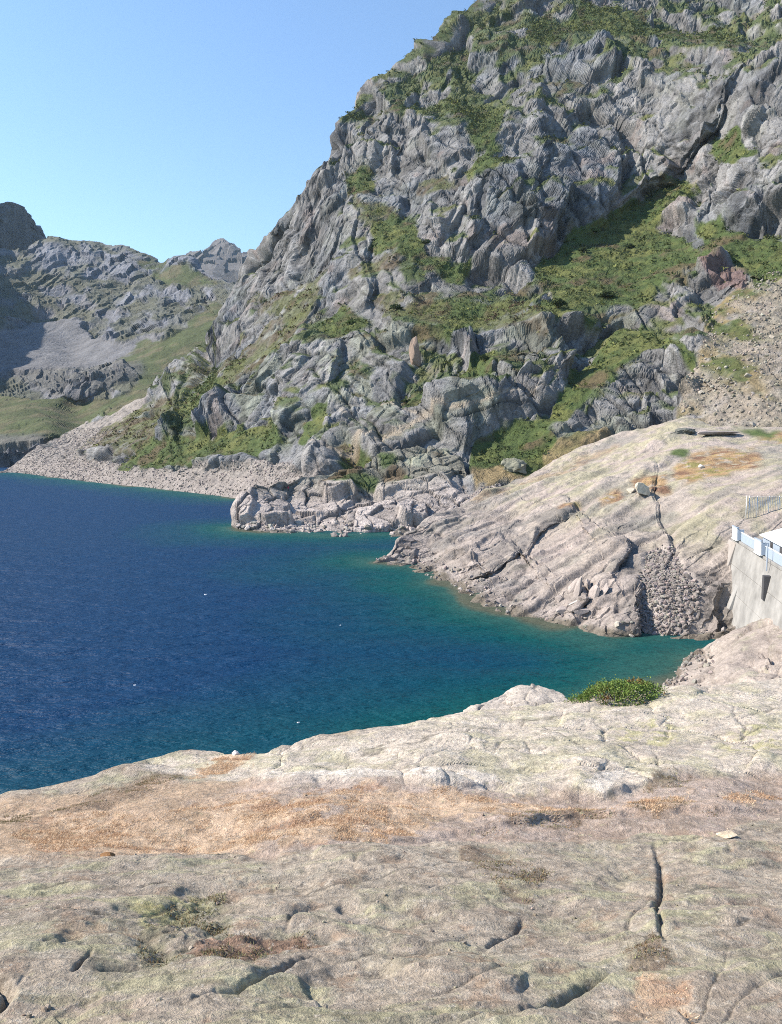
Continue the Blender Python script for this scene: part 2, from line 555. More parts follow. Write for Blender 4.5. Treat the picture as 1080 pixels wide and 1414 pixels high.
# fractured rock relief
warp = np.stack([fbm(P, 30, 3, seed=k + 0.5) for k in range(3)], -1) * 9.0
Q = P + warp
Q = np.stack([Q[..., 0] + 0.22 * Q[..., 2], Q[..., 1] * 0.9, Q[..., 2] * 0.45], -1)
hard = 1 - 0.93 * np.clip(soft * 1.15, 0, 1)
g1, e1, id1 = facets(Q, 40, 1, 0.85)
g2, e2, id2 = facets(Q, 13, 2, 0.9)
g3, e3, id3 = facets(Q + 3, 5.2, 3, 0.9)
g4, e4, id4 = facets(Q * 1.1 + 9, 2.3, 4, 1.0)
stri = ridged(np.stack([Q[..., 0], Q[..., 1], Q[..., 2] * .3], -1), 5.5, 3, seed=3.7)
low = fbm(P, 90, 3, seed=2.2)
H1 = np.random.default_rng(5).random(512)


def joints(coord, seed):
    """Parallel slabs: every slab stands a little in or out; returns offset and distance to the joint."""
    k = np.floor(coord).astype(int); fr = coord - k
    a0 = H1[(k * 7 + seed) & 511]; a1 = H1[((k + 1) * 7 + seed) & 511]
    return a0 + (a1 - a0) * sstep(.90, 1.0, fr) - .5, np.minimum(fr, 1 - fr)


w60 = fbm(P, 70, 3, seed=23.1); w25 = fbm(P, 24, 3, seed=24.1)
ja, ea = joints((-.46 * P[..., 0] + .86 * P[..., 2] + .2 * P[..., 1]) / 27 + w60 * 1.3 + w25 * .35, 11)
jb, eb = joints((.93 * P[..., 0] + .30 * P[..., 2] + .15 * P[..., 1]) / 19 + w60 * 1.1 + w25 * .4, 97)
jc, ec = joints((.75 * P[..., 0] - .55 * P[..., 2] + .3 * P[..., 1]) / 9.5 + w60 * 2.1 + w25 * .5, 211)
lowpart = sstep(150, 60, P[..., 2])
rough = np.clip(0.85 + 0.8 * fbm(P, 60, 2, seed=6.6), 0.35, 1.5)
g1 = blur(g1, 1); g2 = box1(box1(g2, 1, 0), 1, 1)
hardD = blur(hard, 6)
disp = low * 8 + hardD * rough * (g1 * 10 + g2 * 3.6 * (1 - .35 * lowpart) + ja * 9.5 + jb * 5.5 + jc * 1.6) + hard * rough * (g3 * .75 * (1 - .4 * lowpart) + g4 * 0.2 + stri * .2
                         - 1.5 * np.exp(-e1 / 0.035) - 0.9 * np.exp(-e2 / 0.05) - 0.4 * np.exp(-e3 / 0.06)
                         - 1.6 * np.exp(-ea / .025) - 1.3 * np.exp(-eb / .03) - .7 * np.exp(-ec / .05))
disp += (1 - hard) * (fbm(P, 6, 3, seed=4) * 1.3 + fbm(P, 2.4, 3, seed=4.6) * .8 + g3 * 0.5 * (scr > 0.3))
# calm the relief near the lake shore
calm = sstep(-1, 12, P[..., 2])
disp *= 0.25 + 0.75 * calm
A.P = P + A.N * disp[..., None]
Nn = normals(A.P)
Ns = np.stack([blur(Nn[..., k], 2) for k in range(3)], -1)
flat = Ns[..., 2] / (np.linalg.norm(Ns, axis=-1) + 1e-6)
# small ledges inside the rock carry plants too
nled = fbm(P, 18, 4, seed=5.5)
hi_green = sstep(190, 320, P[..., 2]) * 0.20
led = sstep(0.66, 0.82, flat + nled * 0.5 + hi_green - 0.05) * (1 - scr) * sstep(14, 30, P[..., 2])
vegall = np.clip(np.maximum(veg * sstep(-0.75, 0.1, nled + veg * 0.9), led * 0.9), 0, 1)
nb1 = fbm(P, 45, 3, seed=9.1); nb2 = fbm(P, 14, 3, seed=9.7); nb3 = fbm(P, 5, 3, seed=10.3)
col = np.broadcast_to(GREY, P.shape).copy()
col = lerp(col, BLUEGREY, sstep(-0.1, 0.5, nb1))
col = lerp(col, PINK, sstep(0.28, 0.55, nb2) * 0.55)
col = lerp(col, LICH, sstep(0.05, 0.45, -nb2 + 0.25 * nb1) * (0.25 + 0.5 * sstep(150, 40, P[..., 2])))
stain = sstep(.05, .5, fbm(np.stack([P[..., 0], P[..., 1], P[..., 2] * .12], -1), 5, 4, .6, seed=27.1) + .3 * nb1)
col *= (0.72 + 0.52 * id2 + 0.34 * (id3 - 0.5) + .25 * (id1 - .5))[..., None] * (1 - .45 * stain)[..., None]
col *= (0.80 + 0.20 * sstep(0.0, 0.12, e3))[..., None] * (.55 + .45 * sstep(0, .06, np.minimum(ea, eb)))[..., None]       # darker along cell edges and joints
col *= np.array([.62, .65, .69])
col = lerp(col, SCREE * 0.72, scr * 0.9)
col = lerp(col, PALE * .55, sstep(11, 5, P[..., 2] + nb2 * 3) * 0.9)
col = lerp(col, lerp(np.broadcast_to(TAN * .8, P.shape), np.array([.14, .13, .055]), sstep(0, .5, nb2)), tan * (1 - scr * 0.8) * sstep(-0.5, 0.1, nb3 + 0.15))
gcol = lerp(np.broadcast_to(GREEN, P.shape).copy(), YGREEN, sstep(-0.1, 0.5, nb2 + 0.5 * nb3))
gcol = lerp(gcol, HEATH, sstep(0.15, 0.5, -nb2 + 0.4 * nb3) * 0.8)
col = lerp(col, gcol, vegall)
hm = np.clip(heath * sstep(-0.5, 0.15, nb3 + nb2 * 0.5 + 0.2), 0, 1) * .8
col = lerp(col, lerp(np.broadcast_to(HEATH * 0.9, P.shape).copy(), np.array([.09, .10, .035]), sstep(-.35, .2, nb2)), hm)
col = lerp(col, np.array([.34, .29, .23]), pathm * 0.8)
redb = np.concatenate([blur(in_poly(A.U[:A.ny], A.V[:A.ny], [(968, 358), (1000, 356), (1030, 362), (1028, 386), (990, 388), (968, 372)]) * 1.0, 1)] + [np.zeros((nb, A.nx))], 0)
col = lerp(col, np.array([.15, .10, .095]), redb * .8)
me = A.mesh('mountain', False, col)
mountain = structure(new_obj('mountain', me, None, M_MOUNT), 'steep grey mountain wall with green ledges above the lake')
A.veg, A.heath, A.tan, A.scr, A.led = veg, heath, tan, scr, led

# ------------------------------------------------------------------ valley head beyond the lake, far left
SIL_B = [(-260, 318), (-80, 330), (30, 345), (45, 338), (70, 335), (100, 336), (140, 337), (180, 345), (200, 355), (222, 366), (240, 358), (262, 362), (285, 372), (310, 388), (340, 400), (440, 425)]
BOT_B = [(-260, 662), (0, 655), (70, 650), (110, 640), (440, 600)]
CT_B = [(-260, 330, 1400), (-60, 340, 1450), (70, 337, 1500), (190, 345, 1450), (222, 367, 1400), (260, 363, 1350), (310, 390, 1250), (440, 425, 1100), (100, 400, 1330), (200, 420, 1220),
        (100, 450, 1200), (200, 480, 1020), (260, 440, 1080), (100, 505, 1000), (0, 505, 1000), (200, 505, 900), (300, 480, 900), (300, 440, 1050), (100, 520, 860), (200, 520, 820), (100, 560, 780),
        (190, 545, 740), (0, 540, 850), (0, 600, 640), (70, 602, 610), (0, 645, 0), (60, 638, 590), (-260, 600, 620), (-260, 650, 0), (-260, 500, 950), (400, 600, 640), (400, 500, 800)]
B = Sheet(-260, 430, 350, SIL_B, BOT_B, 300, CT_B, back=8, back_len=0.2, back_slope=0.7)
B.P0 = at(B.U, B.V, B.D)
bveg = veg_field(B, [[(-60, 530), (40, 545), (110, 560), (190, 545), (200, 560), (130, 600), (60, 605), (-60, 600)],
                     [(150, 500), (230, 470), (300, 430), (330, 430), (300, 480), (220, 540), (170, 560), (190, 520)],
                     ([(180, 360), (230, 368), (280, 378), (300, 400), (240, 400), (200, 380)], 0.6),
                     [(-60, 560), (110, 580), (120, 606), (-60, 606)]], 9, 60, 3)
bscr = veg_field(B, [[(40, 455), (110, 440), (130, 470), (170, 480), (230, 455), (200, 500), (110, 512), (-60, 510), (-60, 480)], [(90, 515), (60, 520), (180, 512)]], 7, 50, 5)
bband = veg_field(B, [[(10, 508), (80, 508), (195, 502), (196, 520), (150, 540), (100, 556), (40, 530)], [(-60, 600), (66, 602), (70, 622), (40, 640), (-60, 650)]], 7, 30, 2)
B.D -= blur(bband, 2) * 22
s_, a_, al = stroke(B.U, B.V, [(232, 385), (262, 400), (282, 412), (262, 425), (235, 425)])
B.D += 30 * np.abs(np.sin(np.clip(al, 0, 1) * math.pi)) ** .6 * np.where(s_ > 0, np.exp(-a_ / 22) * sstep(0, 7, a_), -0.5 * np.exp(-a_ / 30) * sstep(0, 6, a_))
B.finish()
pb = lambda m: np.concatenate([m] + [m[-1:]] * B.back, 0)
bveg, bscr, bband = map(pb, (bveg, bscr, bband))
P = B.P
bz = fbm(P, 25, 4, .7, seed=15.5) + fbm(P, 90, 2, seed=16)
bveg = sstep(.3, .6, bveg + bz * .5 * (bveg > .004)); bscr = sstep(.3, .6, bscr + bz * .4 * (bscr > .004))
Q = P + np.stack([fbm(P, 80, 3, seed=k + .2) for k in range(3)], -1) * 22
Q = np.stack([Q[..., 0] + .2 * Q[..., 2], Q[..., 1] * .8, Q[..., 2] * .42], -1)
h1, _, i1 = facets(Q, 80, 5, .9); h2, ee, i2 = facets(Q, 24, 6, 1.0); h3, _, i3 = facets(Q, 9, 7, 1.0)
bh = 1 - 0.88 * np.clip(bveg + bscr, 0, 1)
bd = bh * (blur(h1, 3) * 15 + h2 * 5 + h3 * 2.2) * sstep(0, 60, P[..., 2] + 40 * bband + 15) + fbm(P, 25, 3) * 2 + fbm(P, 200, 3, seed=3) * 18 * sstep(40, 120, P[..., 2])
B.P = P + B.N * bd[..., None]
n2_ = fbm(P, 60, 4, seed=1.9); n3_ = fbm(P, 18, 3, seed=2.9)
col = lerp(np.broadcast_to(np.array([.255, .255, .265]), P.shape).copy(), np.array([.29, .27, .265]), sstep(-.2, .4, n2_))
col *= (0.85 + 0.3 * i2)[..., None]
fl = normals(B.P)[..., 2]; fl = blur(fl, 2)
col = lerp(col, np.array([.13, .13, .06]), sstep(0.55, 0.8, fl + n2_ * 0.25) * 0.75 * (1 - bscr))
col = lerp(col, np.array([.235, .225, .215]), bscr * 0.9)
col = lerp(col, lerp(np.broadcast_to(np.array([.10, .12, .042]), P.shape).copy(), np.array([.17, .15, .075]), sstep(-.1, .4, n3_)), bveg * 0.95)
col = lerp(col, np.array([.20, .185, .17]), bband * 0.7)
col *= np.array([.58, .62, .70])  # part of this blue tint is distance haze put into the albedo
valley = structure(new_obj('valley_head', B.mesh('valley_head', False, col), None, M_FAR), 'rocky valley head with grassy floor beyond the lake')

# dark peak behind it on the left
SIL_K = [(-700, 120), (-420, 190), (-160, 256), (-70, 322), (-30, 305), (-6, 288), (8, 279), (20, 279), (34, 290), (48, 306), (60, 324), (72, 346), (100, 380), (140, 420)]
CT_K = [(-700, 60, 800), (-420, 120, 950), (-160, 250, 1230), (0, 280, 1600), (60, 325, 2300), (140, 420, 2300), (-700, 400, 600), (-420, 500, 700), (-160, 420, 1130), (0, 420, 1640), (140, 470, 2200)]
K = Sheet(-700, 140, 260, SIL_K, [(-700, 560), (-200, 500), (140, 480)], 160, CT_K, back=8, back_len=0.25, back_slope=0.8).finish()
Q = K.P * np.array([1, .8, .6])
k1, _, ki = facets(Q, 110, 8, 1.0); k2, _, kj = facets(Q, 38, 9, 1.0)
K.P = K.P + K.N * (blur(k1, 1) * 18 + k2 * 9 + fbm(K.P, 15, 2) * 4)[..., None]
col = np.broadcast_to(np.array([.06, .066, .08]), K.P.shape) * (0.8 + .4 * kj)[..., None]  # peak's shade is put into this very dark blue-grey albedo
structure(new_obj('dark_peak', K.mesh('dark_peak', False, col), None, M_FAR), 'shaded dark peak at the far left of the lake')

# distant pointed peak
SIL_Z = [(150, 400), (222, 372), (250, 352), (262, 346), (272, 344), (283, 339), (290, 333), (303, 327), (313, 334), (320, 341), (327, 346), (334, 350), (345, 360), (370, 372), (460, 400)]
CT_Z = [(150, 400, 3000), (300, 340, 3200), (460, 400, 3000), (300, 400, 2800), (150, 430, 2700), (460, 440, 2700)]
Z = Sheet(150, 460, 240, SIL_Z, [(150, 440), (460, 440)], 90, CT_Z, back=6, back_len=0.15, back_slope=0.8).finish()
k1, _, ki = facets(Z.P * np.array([1, .7, .5]), 130, 8, 1.0); k2, _, kj = facets(Z.P * np.array([1, .7, .5]), 50, 9, 1.0)
Z.P = Z.P + Z.N * (k1 * 34 + k2 * 15)[..., None]
col = np.broadcast_to(np.array([.11, .105, .105]), Z.P.shape) * (0.8 + .4 * kj)[..., None]
structure(new_obj('distant_peak', Z.mesh('distant_peak', False, col), None, M_FAR), 'small pointed peak far behind the valley')
# ------------------------------------------------------------------ rocky knoll reaching into the lake
SIL_C = [(320, 738), (327, 733), (331, 705), (336, 682), (350, 669), (375, 663), (400, 660), (430, 655), (470, 649), (500, 640), (530, 626), (560, 618), (590, 614), (615, 618), (632, 632), (643, 650), (650, 668), (652, 690), (656, 706), (662, 720), (680, 730)]
BOT_C = [(320, 744), (332, 740), (345, 742), (450, 747), (560, 748), (620, 744), (680, 740)]
CT_C = [(332, 731, 0), (345, 733, 0), (400, 736, 0), (450, 738, 0), (500, 738, 0), (560, 738, 0), (400, 700, 207), (450, 690, 213), (500, 660, 222), (560, 640, 229), (600, 618, 238), (560, 700, 204),
        (620, 660, 223), (640, 692, 211), (350, 692, 207), (345, 672, 214), (470, 652, 228), (680, 730, 200), (590, 690, 208), (620, 640, 231)]
Cc = Sheet(322, 672, 340, SIL_C, BOT_C, 150, CT_C, back=10, back_len=0.06, back_slope=0.9).finish()
P = Cc.P
Q = P + np.stack([fbm(P, 12, 3, seed=k + 2.2) for k in range(3)], -1) * 4
Q = np.stack([Q[..., 0] * .9 + .55 * Q[..., 2], Q[..., 1] * .9, Q[..., 2] * .75 - .3 * Q[..., 0]], -1)
c1, ce1, ci1 = facets(Q, 13, 11, 1.0); c2, ce2, ci2 = facets(Q, 5.2, 12, 1.0); c3, ce3, ci3 = facets(Q, 2.2, 13, 1.0)
cu = sstep(660, 640, Cc.V)
d = blur(c1, 1) * 4.4 * (0.4 + 0.6 * sstep(-1, 5, P[..., 2])) + c2 * .85 + c3 * .25 - 0.45 * np.exp(-ce2 / .06)
Cc.P = P + Cc.N * d[..., None]
Cc.P0 = P
cveg = veg_field(Cc, [[(448, 664), (470, 650), (520, 652), (520, 664), (480, 674)], [(520, 630), (545, 622), (556, 634), (530, 645)], [(536, 662), (560, 650), (565, 664)]], 5, 8, 2)
cheath = veg_field(Cc, [[(440, 668), (470, 645), (505, 640), (500, 652), (460, 668)], [(525, 656), (545, 636), (565, 650), (550, 662)], [(590, 620), (615, 620), (610, 627)]], 4, 8, 2)
nn = fbm(P, 9, 4, seed=4.4)
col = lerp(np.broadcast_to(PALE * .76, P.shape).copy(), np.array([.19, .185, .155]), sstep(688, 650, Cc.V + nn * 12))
col = lerp(col, LICH, sstep(0.1, .5, nn) * sstep(690, 640, Cc.V) * .8)
col *= (0.8 + .36 * ci2)[..., None]
col *= (0.7 + .3 * sstep(0, .12, ce2))[..., None]
col = lerp(col, GREEN * 1.1, cveg * 0.95)
col = lerp(col, HEATH, cheath * 0.9)
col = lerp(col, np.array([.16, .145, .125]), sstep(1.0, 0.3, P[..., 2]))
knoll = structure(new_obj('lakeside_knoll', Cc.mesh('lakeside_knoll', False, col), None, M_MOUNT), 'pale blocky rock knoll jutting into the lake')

# ------------------------------------------------------------------ the ice-polished headland
SIL_D = [(512, 782), (526, 772), (545, 752), (570, 734), (600, 714), (640, 698), (680, 679), (720, 656), (760, 636), (800, 619), (850, 603), (900, 586), (950, 576), (985, 586), (1020, 592), (1080, 594), (1300, 596)]
BOT_D = [(512, 788), (560, 794), (590, 800), (610, 810), (640, 826), (650, 841), (690, 856), (740, 867), (780, 874), (850, 890), (900, 890), (960, 892), (1020, 888), (1080, 890), (1300, 900)]
CT_D = [(527, 777, 0), (560, 783, 0), (590, 790, 0), (612, 800, 0), (640, 815, 0), (652, 830, 0), (690, 845, 0), (740, 856, 0), (780, 863, 0), (850, 878, 0), (900, 879, 0), (960, 881, 0), (1000, 878, 0), (1080, 880, 0), (1300, 890, 0),
        (545, 754, 152), (600, 716, 168), (640, 700, 178), (700, 669, 195), (760, 637, 210), (850, 604, 214), (950, 577, 212), (1080, 596, 188), (1300, 598, 165),
        (640, 760, 138), (700, 740, 143), (700, 800, 116), (780, 820, 103), (780, 700, 150), (780, 760, 122), (900, 800, 99), (900, 720, 125), (900, 660, 152), (1000, 700, 119), (1000, 780, 102), (1000, 850, 94),
        (1000, 640, 155), (1080, 660, 126), (1080, 720, 109), (1080, 800, 97), (1300, 720, 100), (590, 760, 150), (850, 760, 113), (850, 840, 95)]
Hd = Sheet(515, 1240, 600, SIL_D, BOT_D, 410, CT_D, back=10, back_len=0.07, back_slope=0.55)
Hd.P0 = at(Hd.U, Hd.V, Hd.D)
wob = fbm(Hd.P0, 9, 4, seed=2.7)
# hollows and steps of the slabs: (line, depth m, recovery px)
HS = [([(905, 640), (902, 690), (912, 720), (930, 760), (922, 790)], 1.7, 34),
      ([(852, 730), (866, 760), (852, 790), (842, 800)], 3.0, 30),
      ([(770, 690), (795, 705), (745, 735), (720, 770)], 2.6, 40),
      ([(690, 745), (715, 760), (680, 790), (640, 805)], 2.4, 34),
      ([(640, 722), (700, 712), (760, 700), (790, 700)], 1.8, 24),
      ([(560, 760), (590, 750), (606, 735)], 1.2, 20),
      ([(880, 800), (886, 840), (884, 880)], 2.5, 40),
      ([(992, 810), (998, 850), (994, 880)], 1.4, 22),
      ([(800, 800), (810, 830), (790, 850)], 1.8, 22),
      ([(620, 745), (660, 775), (625, 795)], 1.5, 26)]
for pts, amp, wd in HS:
    s_, a_, al = stroke(Hd.U + wob * 9, Hd.V + np.roll(wob, 30, 1) * 6, pts)
    fade = np.abs(np.sin(np.clip(al, 0, 1) * math.pi)) ** 0.4
    Hd.D += amp * .9 * fade * np.where(s_ > 0, np.exp(-a_ / (wd * .6)) * sstep(0, 3, a_), -0.5 * np.exp(-a_ / wd) * sstep(0, 3, a_))
Hd.finish()
P = Hd.P
pd = lambda m: np.concatenate([m] + [m[-1:]] * Hd.back, 0)
# slabs plunge left: stretch the relief along that dip
dirv = np.array([-0.80, -0.42, -0.25]); dirv /= np.linalg.norm(dirv)
along = (P @ dirv)[..., None] * dirv
Qs = (P - along) + along * 0.22
Qs = Qs + np.stack([fbm(P, 14, 3, seed=k + 6.2) for k in range(3)], -1) * 1.6
s1, se1, si1 = facets(Qs, 5.0, 21, 0.7); s2, se2, si2 = facets(Qs, 1.9, 22, 0.8)
Qb = P + np.stack([fbm(P, 8, 3, seed=k + 7.2) for k in range(3)], -1) * 2.5
alb = (Qb @ dirv)[..., None] * dirv
Qb = (Qb - alb) + alb * .45
b1, be1, bi1 = facets(Qb, 4.2, 23, .9); b2, be2, bi2 = facets(Qb, 1.5, 24, 1.0)
blk = blur(np.exp(-be1 / .09), 1); slk = blur(np.exp(-se1 / .10), 2)
lowz = np.clip(sstep(8, 3.5, P[..., 2] + fbm(P, 11, 3, seed=8.8) * 5), 0, 1)          # broken rock towards the water
rub_poly = [(888, 770), (905, 752), (930, 756), (948, 790), (975, 815), (960, 850), (930, 876), (884, 876), (884, 820)]
Hd_P0 = Hd.P; Hd.P0 = P
rub = veg_field(Hd, [rub_poly], 4, 6, 2)
smooth_right = sstep(915, 940, Hd.U) * sstep(770, 720, Hd.V)
rs = np.linalg.norm(np.gradient(P, axis=0), axis=-1); fd2 = np.clip(1.2 - 2.8 * rs, 0, 1); fd1 = np.clip(1.2 - 2.4 * rs, 0, 1)
d = (1 - lowz) * (1 - .5 * smooth_right) * (blur(s1, 3) * 1.2 + s2 * .38 * fd2 - .42 * slk * fd1) + lowz * (1 - rub) * (blur(b1, 1) * .95 + b2 * .3 * fd2 - .35 * blk * fd1)
d += fbm(P, 22, 3, seed=3.9) * 1.6 * sstep(0, 5, P[..., 2]) + fbm(P, 7, 4, seed=3.3) * .55 + fbm(P, 1.6, 3, seed=4.8) * .16
d += (ridged(Qs, 4.2, 3, seed=2.4) * .34 + fbm(P, 2.6, 4, .58, seed=9.9) * .42) * (1 - .8 * rub) * (1 - .45 * smooth_right)
cq = (P @ np.array([.46, -.86, .25])) / 3.6 + fbm(P, 18, 3, seed=33.1) * 1.1
jh, eh = joints(cq, 31)
fj = np.clip(1.3 - 1.1 * rs, 0, 1) * (1 - rub) * (1 - .55 * smooth_right)
d += blur(jh, 1) * 1.05 * fj - .28 * blur(np.exp(-eh / .05), 1) * fj
d -= rub * 0.7
d *= sstep(-2.5, 1.5, P[..., 2]) * .8 + .2
Hd.P = P + Hd.N * d[..., None]
ledgeline = blur(np.exp(-eh / .06), 1) * fj
n1_ = fbm(P, 16, 4, seed=1.1); n2_ = fbm(P, 4, 4, seed=1.7); n3_ = fbm(P * np.array([1, 1, 1]), 1.4, 3, seed=2.1)
ns_ = fbm(Qs, 2.2, 4, seed=5.1)
col = lerp(np.broadcast_to(np.array([.325, .285, .252]), P.shape).copy(), np.array([.335, .285, .258]), sstep(-.1, .4, n1_))
col = lerp(col, np.array([.305, .285, .20]), sstep(-.15, .35, n2_ + .35 * n1_) * sstep(6, 11, P[..., 2]) * .9)
col = lerp(col, np.array([.30, .26, .24]), lowz * .7)
col = lerp(col, np.array([.20, .19, .165]), sstep(.10, .42, ns_) * .6)
col = lerp(col, np.array([.21, .20, .19]), sstep(.12, .45, -n1_ + .5 * n2_) * .7)
col *= (0.93 + .14 * np.where(lowz > .5, bi1, si1))[..., None]
col *= (1 - .38 * np.where(lowz > .5, blk, slk) * fd1)[..., None]
col *= (1 - .35 * ledgeline)[..., None]
col = lerp(col, np.array([.17, .155, .145]), veg_field(Hd, [[(690, 722), (770, 690), (790, 705), (745, 740), (700, 775), (650, 790), (640, 770)], [(838, 725), (875, 715), (890, 760), (880, 800), (850, 800), (836, 770)], [(560, 755), (600, 740), (640, 730), (600, 765)], [(950, 800), (1000, 790), (1010, 850), (960, 850)], [(870, 800), (888, 800), (888, 876), (862, 876)]], 8, 6, 3) * sstep(-.35, .25, n2_ + .3 * n3_) * .75)  # dark grey rock patches, with the shade of rough hollows painted in
hgrass = veg_field(Hd, [[(872, 668), (890, 655), (922, 662), (925, 680), (900, 690), (880, 690)], [(925, 652), (950, 632), (985, 622), (1040, 622), (1060, 632), (1030, 652), (975, 668), (945, 672)],
                        [(820, 690), (850, 680), (862, 690), (830, 700)], ([(650, 690), (760, 650), (850, 612), (850, 618), (765, 660), (660, 695)], .5), [(770, 705), (800, 695), (806, 702), (780, 710)],
                        [(1040, 600), (1300, 600), (1300, 610), (1050, 612)]], 6, 5, 2)
hgreen = veg_field(Hd, [[(925, 622), (940, 618), (955, 624), (945, 634), (928, 632)], [(1082, 600), (1050, 596), (1000, 596), (1060, 606)]], 3, 4, 2)
hr = hgrass * sstep(-.5, .05, n3_ + .1)
gc = lerp(np.broadcast_to(np.array([.30, .205, .11]), P.shape).copy(), np.array([.17, .10, .065]), sstep(-.05, .35, n2_))
gc = lerp(gc, np.array([.20, .18, .07]), sstep(.05, .4, -n2_ + .3 * n3_))
col = lerp(col, gc, hr)
col = lerp(col, GREEN * 1.2, hgreen)
col = lerp(col, np.array([.33, .30, .285]), rub * .8)
col = lerp(col, np.array([.15, .13, .105]), sstep(.75, .15, P[..., 2] + n3_ * .3))
headland = structure(new_obj('headland', Hd.mesh('headland', False, col), None, M_HEAD), 'pale ice-polished granite headland sloping into the lake')

# ------------------------------------------------------------------ rounded slab by the inlet, right
SIL_E = [(905, 958), (918, 944), (930, 930), (948, 912), (970, 896), (1000, 881), (1040, 863), (1080, 849), (1200, 815), (1320, 800)]
CT_E = [(925, 938, 0), (945, 914, 0), (967, 896, 0), (1000, 881, 82), (1040, 864, 81), (1080, 850, 80), (1080, 900, 66), (1080, 950, 55), (1000, 950, 60), (950, 960, 66), (1300, 800, 85), (1300, 950, 50), (905, 960, 0), (930, 1000, 63), (1100, 1010, 45)]
E = Sheet(908, 1300, 240, SIL_E, [(905, 966), (920, 990), (960, 1010), (1300, 1020)], 140, CT_E, back=10, back_len=0.12, back_slope=0.5).finish()
P = E.P
Qe = P * np.array([.8, .6, 1]) + np.stack([fbm(P, 6, 3, seed=k + 3.2) for k in range(3)], -1) * 1.4
e_1, ee1, ei1 = facets(Qe, 3.2, 31, .7); e_2, ee2, ei2 = facets(Qe, 1.1, 32, .9)
E.P0 = P
brk = veg_field(E, [[(1020, 915), (1040, 895), (1070, 892), (1090, 905), (1085, 925), (1040, 925)], [(1000, 945), (1090, 930), (1090, 960), (1000, 960)]], 5, 3, 3)
E.P = P + E.N * (e_1 * .4 + e_2 * .12 * (1 + 3 * brk) + fbm(P, 4, 4) * .35 - .2 * np.exp(-ee1 / .05) - brk * .5)[..., None]
n1_ = fbm(P, 5, 4, seed=1.4); n2_ = fbm(P, 1.2, 4, seed=3.4)
col = lerp(np.broadcast_to(np.array([.345, .30, .265]), P.shape).copy(), np.array([.29, .25, .225]), sstep(-.2, .4, n1_))
col = lerp(col, np.array([.31, .295, .225]), sstep(.1, .5, n2_ + .4 * n1_) * .7 * sstep(1000, 1040, E.U))
col *= (.8 + .2 * sstep(0, .08, ee1))[..., None]
col = lerp(col, np.array([.15, .125, .10]), sstep(.6, .1, P[..., 2]))
inlet = structure(new_obj('inlet_slab', E.mesh('inlet_slab', True, col), None, M_HEAD), 'smooth rounded granite slab beside the inlet')
# ------------------------------------------------------------------ the lake
def shore_pts():
    s = []
    for L in ([(c[0], c[1]) for c in CT_A if c[2] == 0], [(c[0], c[1]) for c in CT_C if c[2] == 0],
              [(c[0], c[1]) for c in CT_D if c[2] == 0], [(c[0], c[1]) for c in CT_E if c[2] == 0]):
        for (x1, y1), (x2, y2) in zip(L[:-1], L[1:]):
            if abs(x1 - x2) > 300: continue
            for t in np.linspace(0, 1, 6):
                x, y = x1 + (x2 - x1) * t, y1 + (y2 - y1) * t
                s.append(at(x, y, lake_D(x, y))[:2])
    # foot of the near slope, out of sight below the rock
    for x, D in ((-120, 26), (-60, 30), (0, 33), (60, 34), (130, 35), (200, 36), (260, 38), (330, 40), (420, 43), (500, 45), (580, 48), (640, 52), (700, 57), (780, 62), (850, 66), (920, 71)):
        s.append(np.array([(x - 540) / F * D, D]))
    return np.array(s)


nxl, nyl = 340, 420
uu = np.linspace(-0.80, 0.62, nxl)
dd = np.exp(np.linspace(math.log(12), math.log(900), nyl))
W = np.zeros((nyl, nxl, 3)); W[..., 0] = dd[:, None] * uu[None]; W[..., 1] = dd[:, None]
sh = shore_pts()
dist = np.full((nyl, nxl), 1e9)
for q in sh:
    dist = np.minimum(dist, np.hypot(W[..., 0] - q[0], W[..., 1] - q[1]))
# wind waves as real relief, longest first, crests running slightly uphill to the right
wz = np.zeros((nyl, nxl))
for lam, amp, ang, sd_ in ((9, .13, 74, 1), (5.2, .10, 98, 2), (3.1, .075, 84, 3), (1.9, .045, 66, 4), (1.25, .03, 104, 5)):
    a = math.radians(ang)
    c = W[..., 0] * math.cos(a) + W[..., 1] * math.sin(a)
    ph = fbm(W, lam * 5, 3, seed=sd_) * 7
    am = np.clip(.55 + fbm(W, lam * 4, 3, seed=sd_ + .5), .05, 1.4)
    cell = dd[:, None] * (math.log(900 / 12) / nyl)
    fade = np.clip(lam / (cell * 3.5) - .4, 0, 1)
    x = c / lam * 2 * math.pi + ph
    wz += amp * am * fade * (np.sin(x) + .3 * np.sin(2 * x + 1.2))
W[..., 2] = wz * sstep(0, 9, dist)
me = mesh_from('lake', W, grid_faces(nyl, nxl), True, None, np.stack([np.clip(dist / 100, 0, 1), dist * 0, dist * 0], -1))
m, n, b = mat_new('lake_water')
a_ = n.nodes.new('ShaderNodeAttribute'); a_.attribute_name = 'Msk'
sp_ = n.nodes.new('ShaderNodeSeparateColor'); n.links.new(a_.outputs['Color'], sp_.inputs[0])
tc = n.nodes.new('ShaderNodeTexCoord')
pn = nz(n, 0.035, 3, .5, tc.outputs['Object'])
ad = n.nodes.new('ShaderNodeMath'); ad.operation = 'MULTIPLY_ADD'; n.links.new(pn.outputs[0], ad.inputs[0]); ad.inputs[1].default_value = .25
sb = n.nodes.new('ShaderNodeMath'); sb.operation = 'SUBTRACT'; n.links.new(sp_.outputs[0], sb.inputs[0]); sb.inputs[1].default_value = .125
n.links.new(sb.outputs[0], ad.inputs[2])
cr = ramp(n, ad.outputs[0], [(0.0, (.075, .085, .06)), (.02, (.018, .075, .066)), (.07, (.001, .056, .060)), (.17, (.0006, .040, .070)), (.34, (.0004, .027, .080)), (1.0, (.0003, .025, .080))])
n.links.new(cr.outputs[0], b.inputs['Base Color'])
b.inputs['Roughness'].default_value = .48
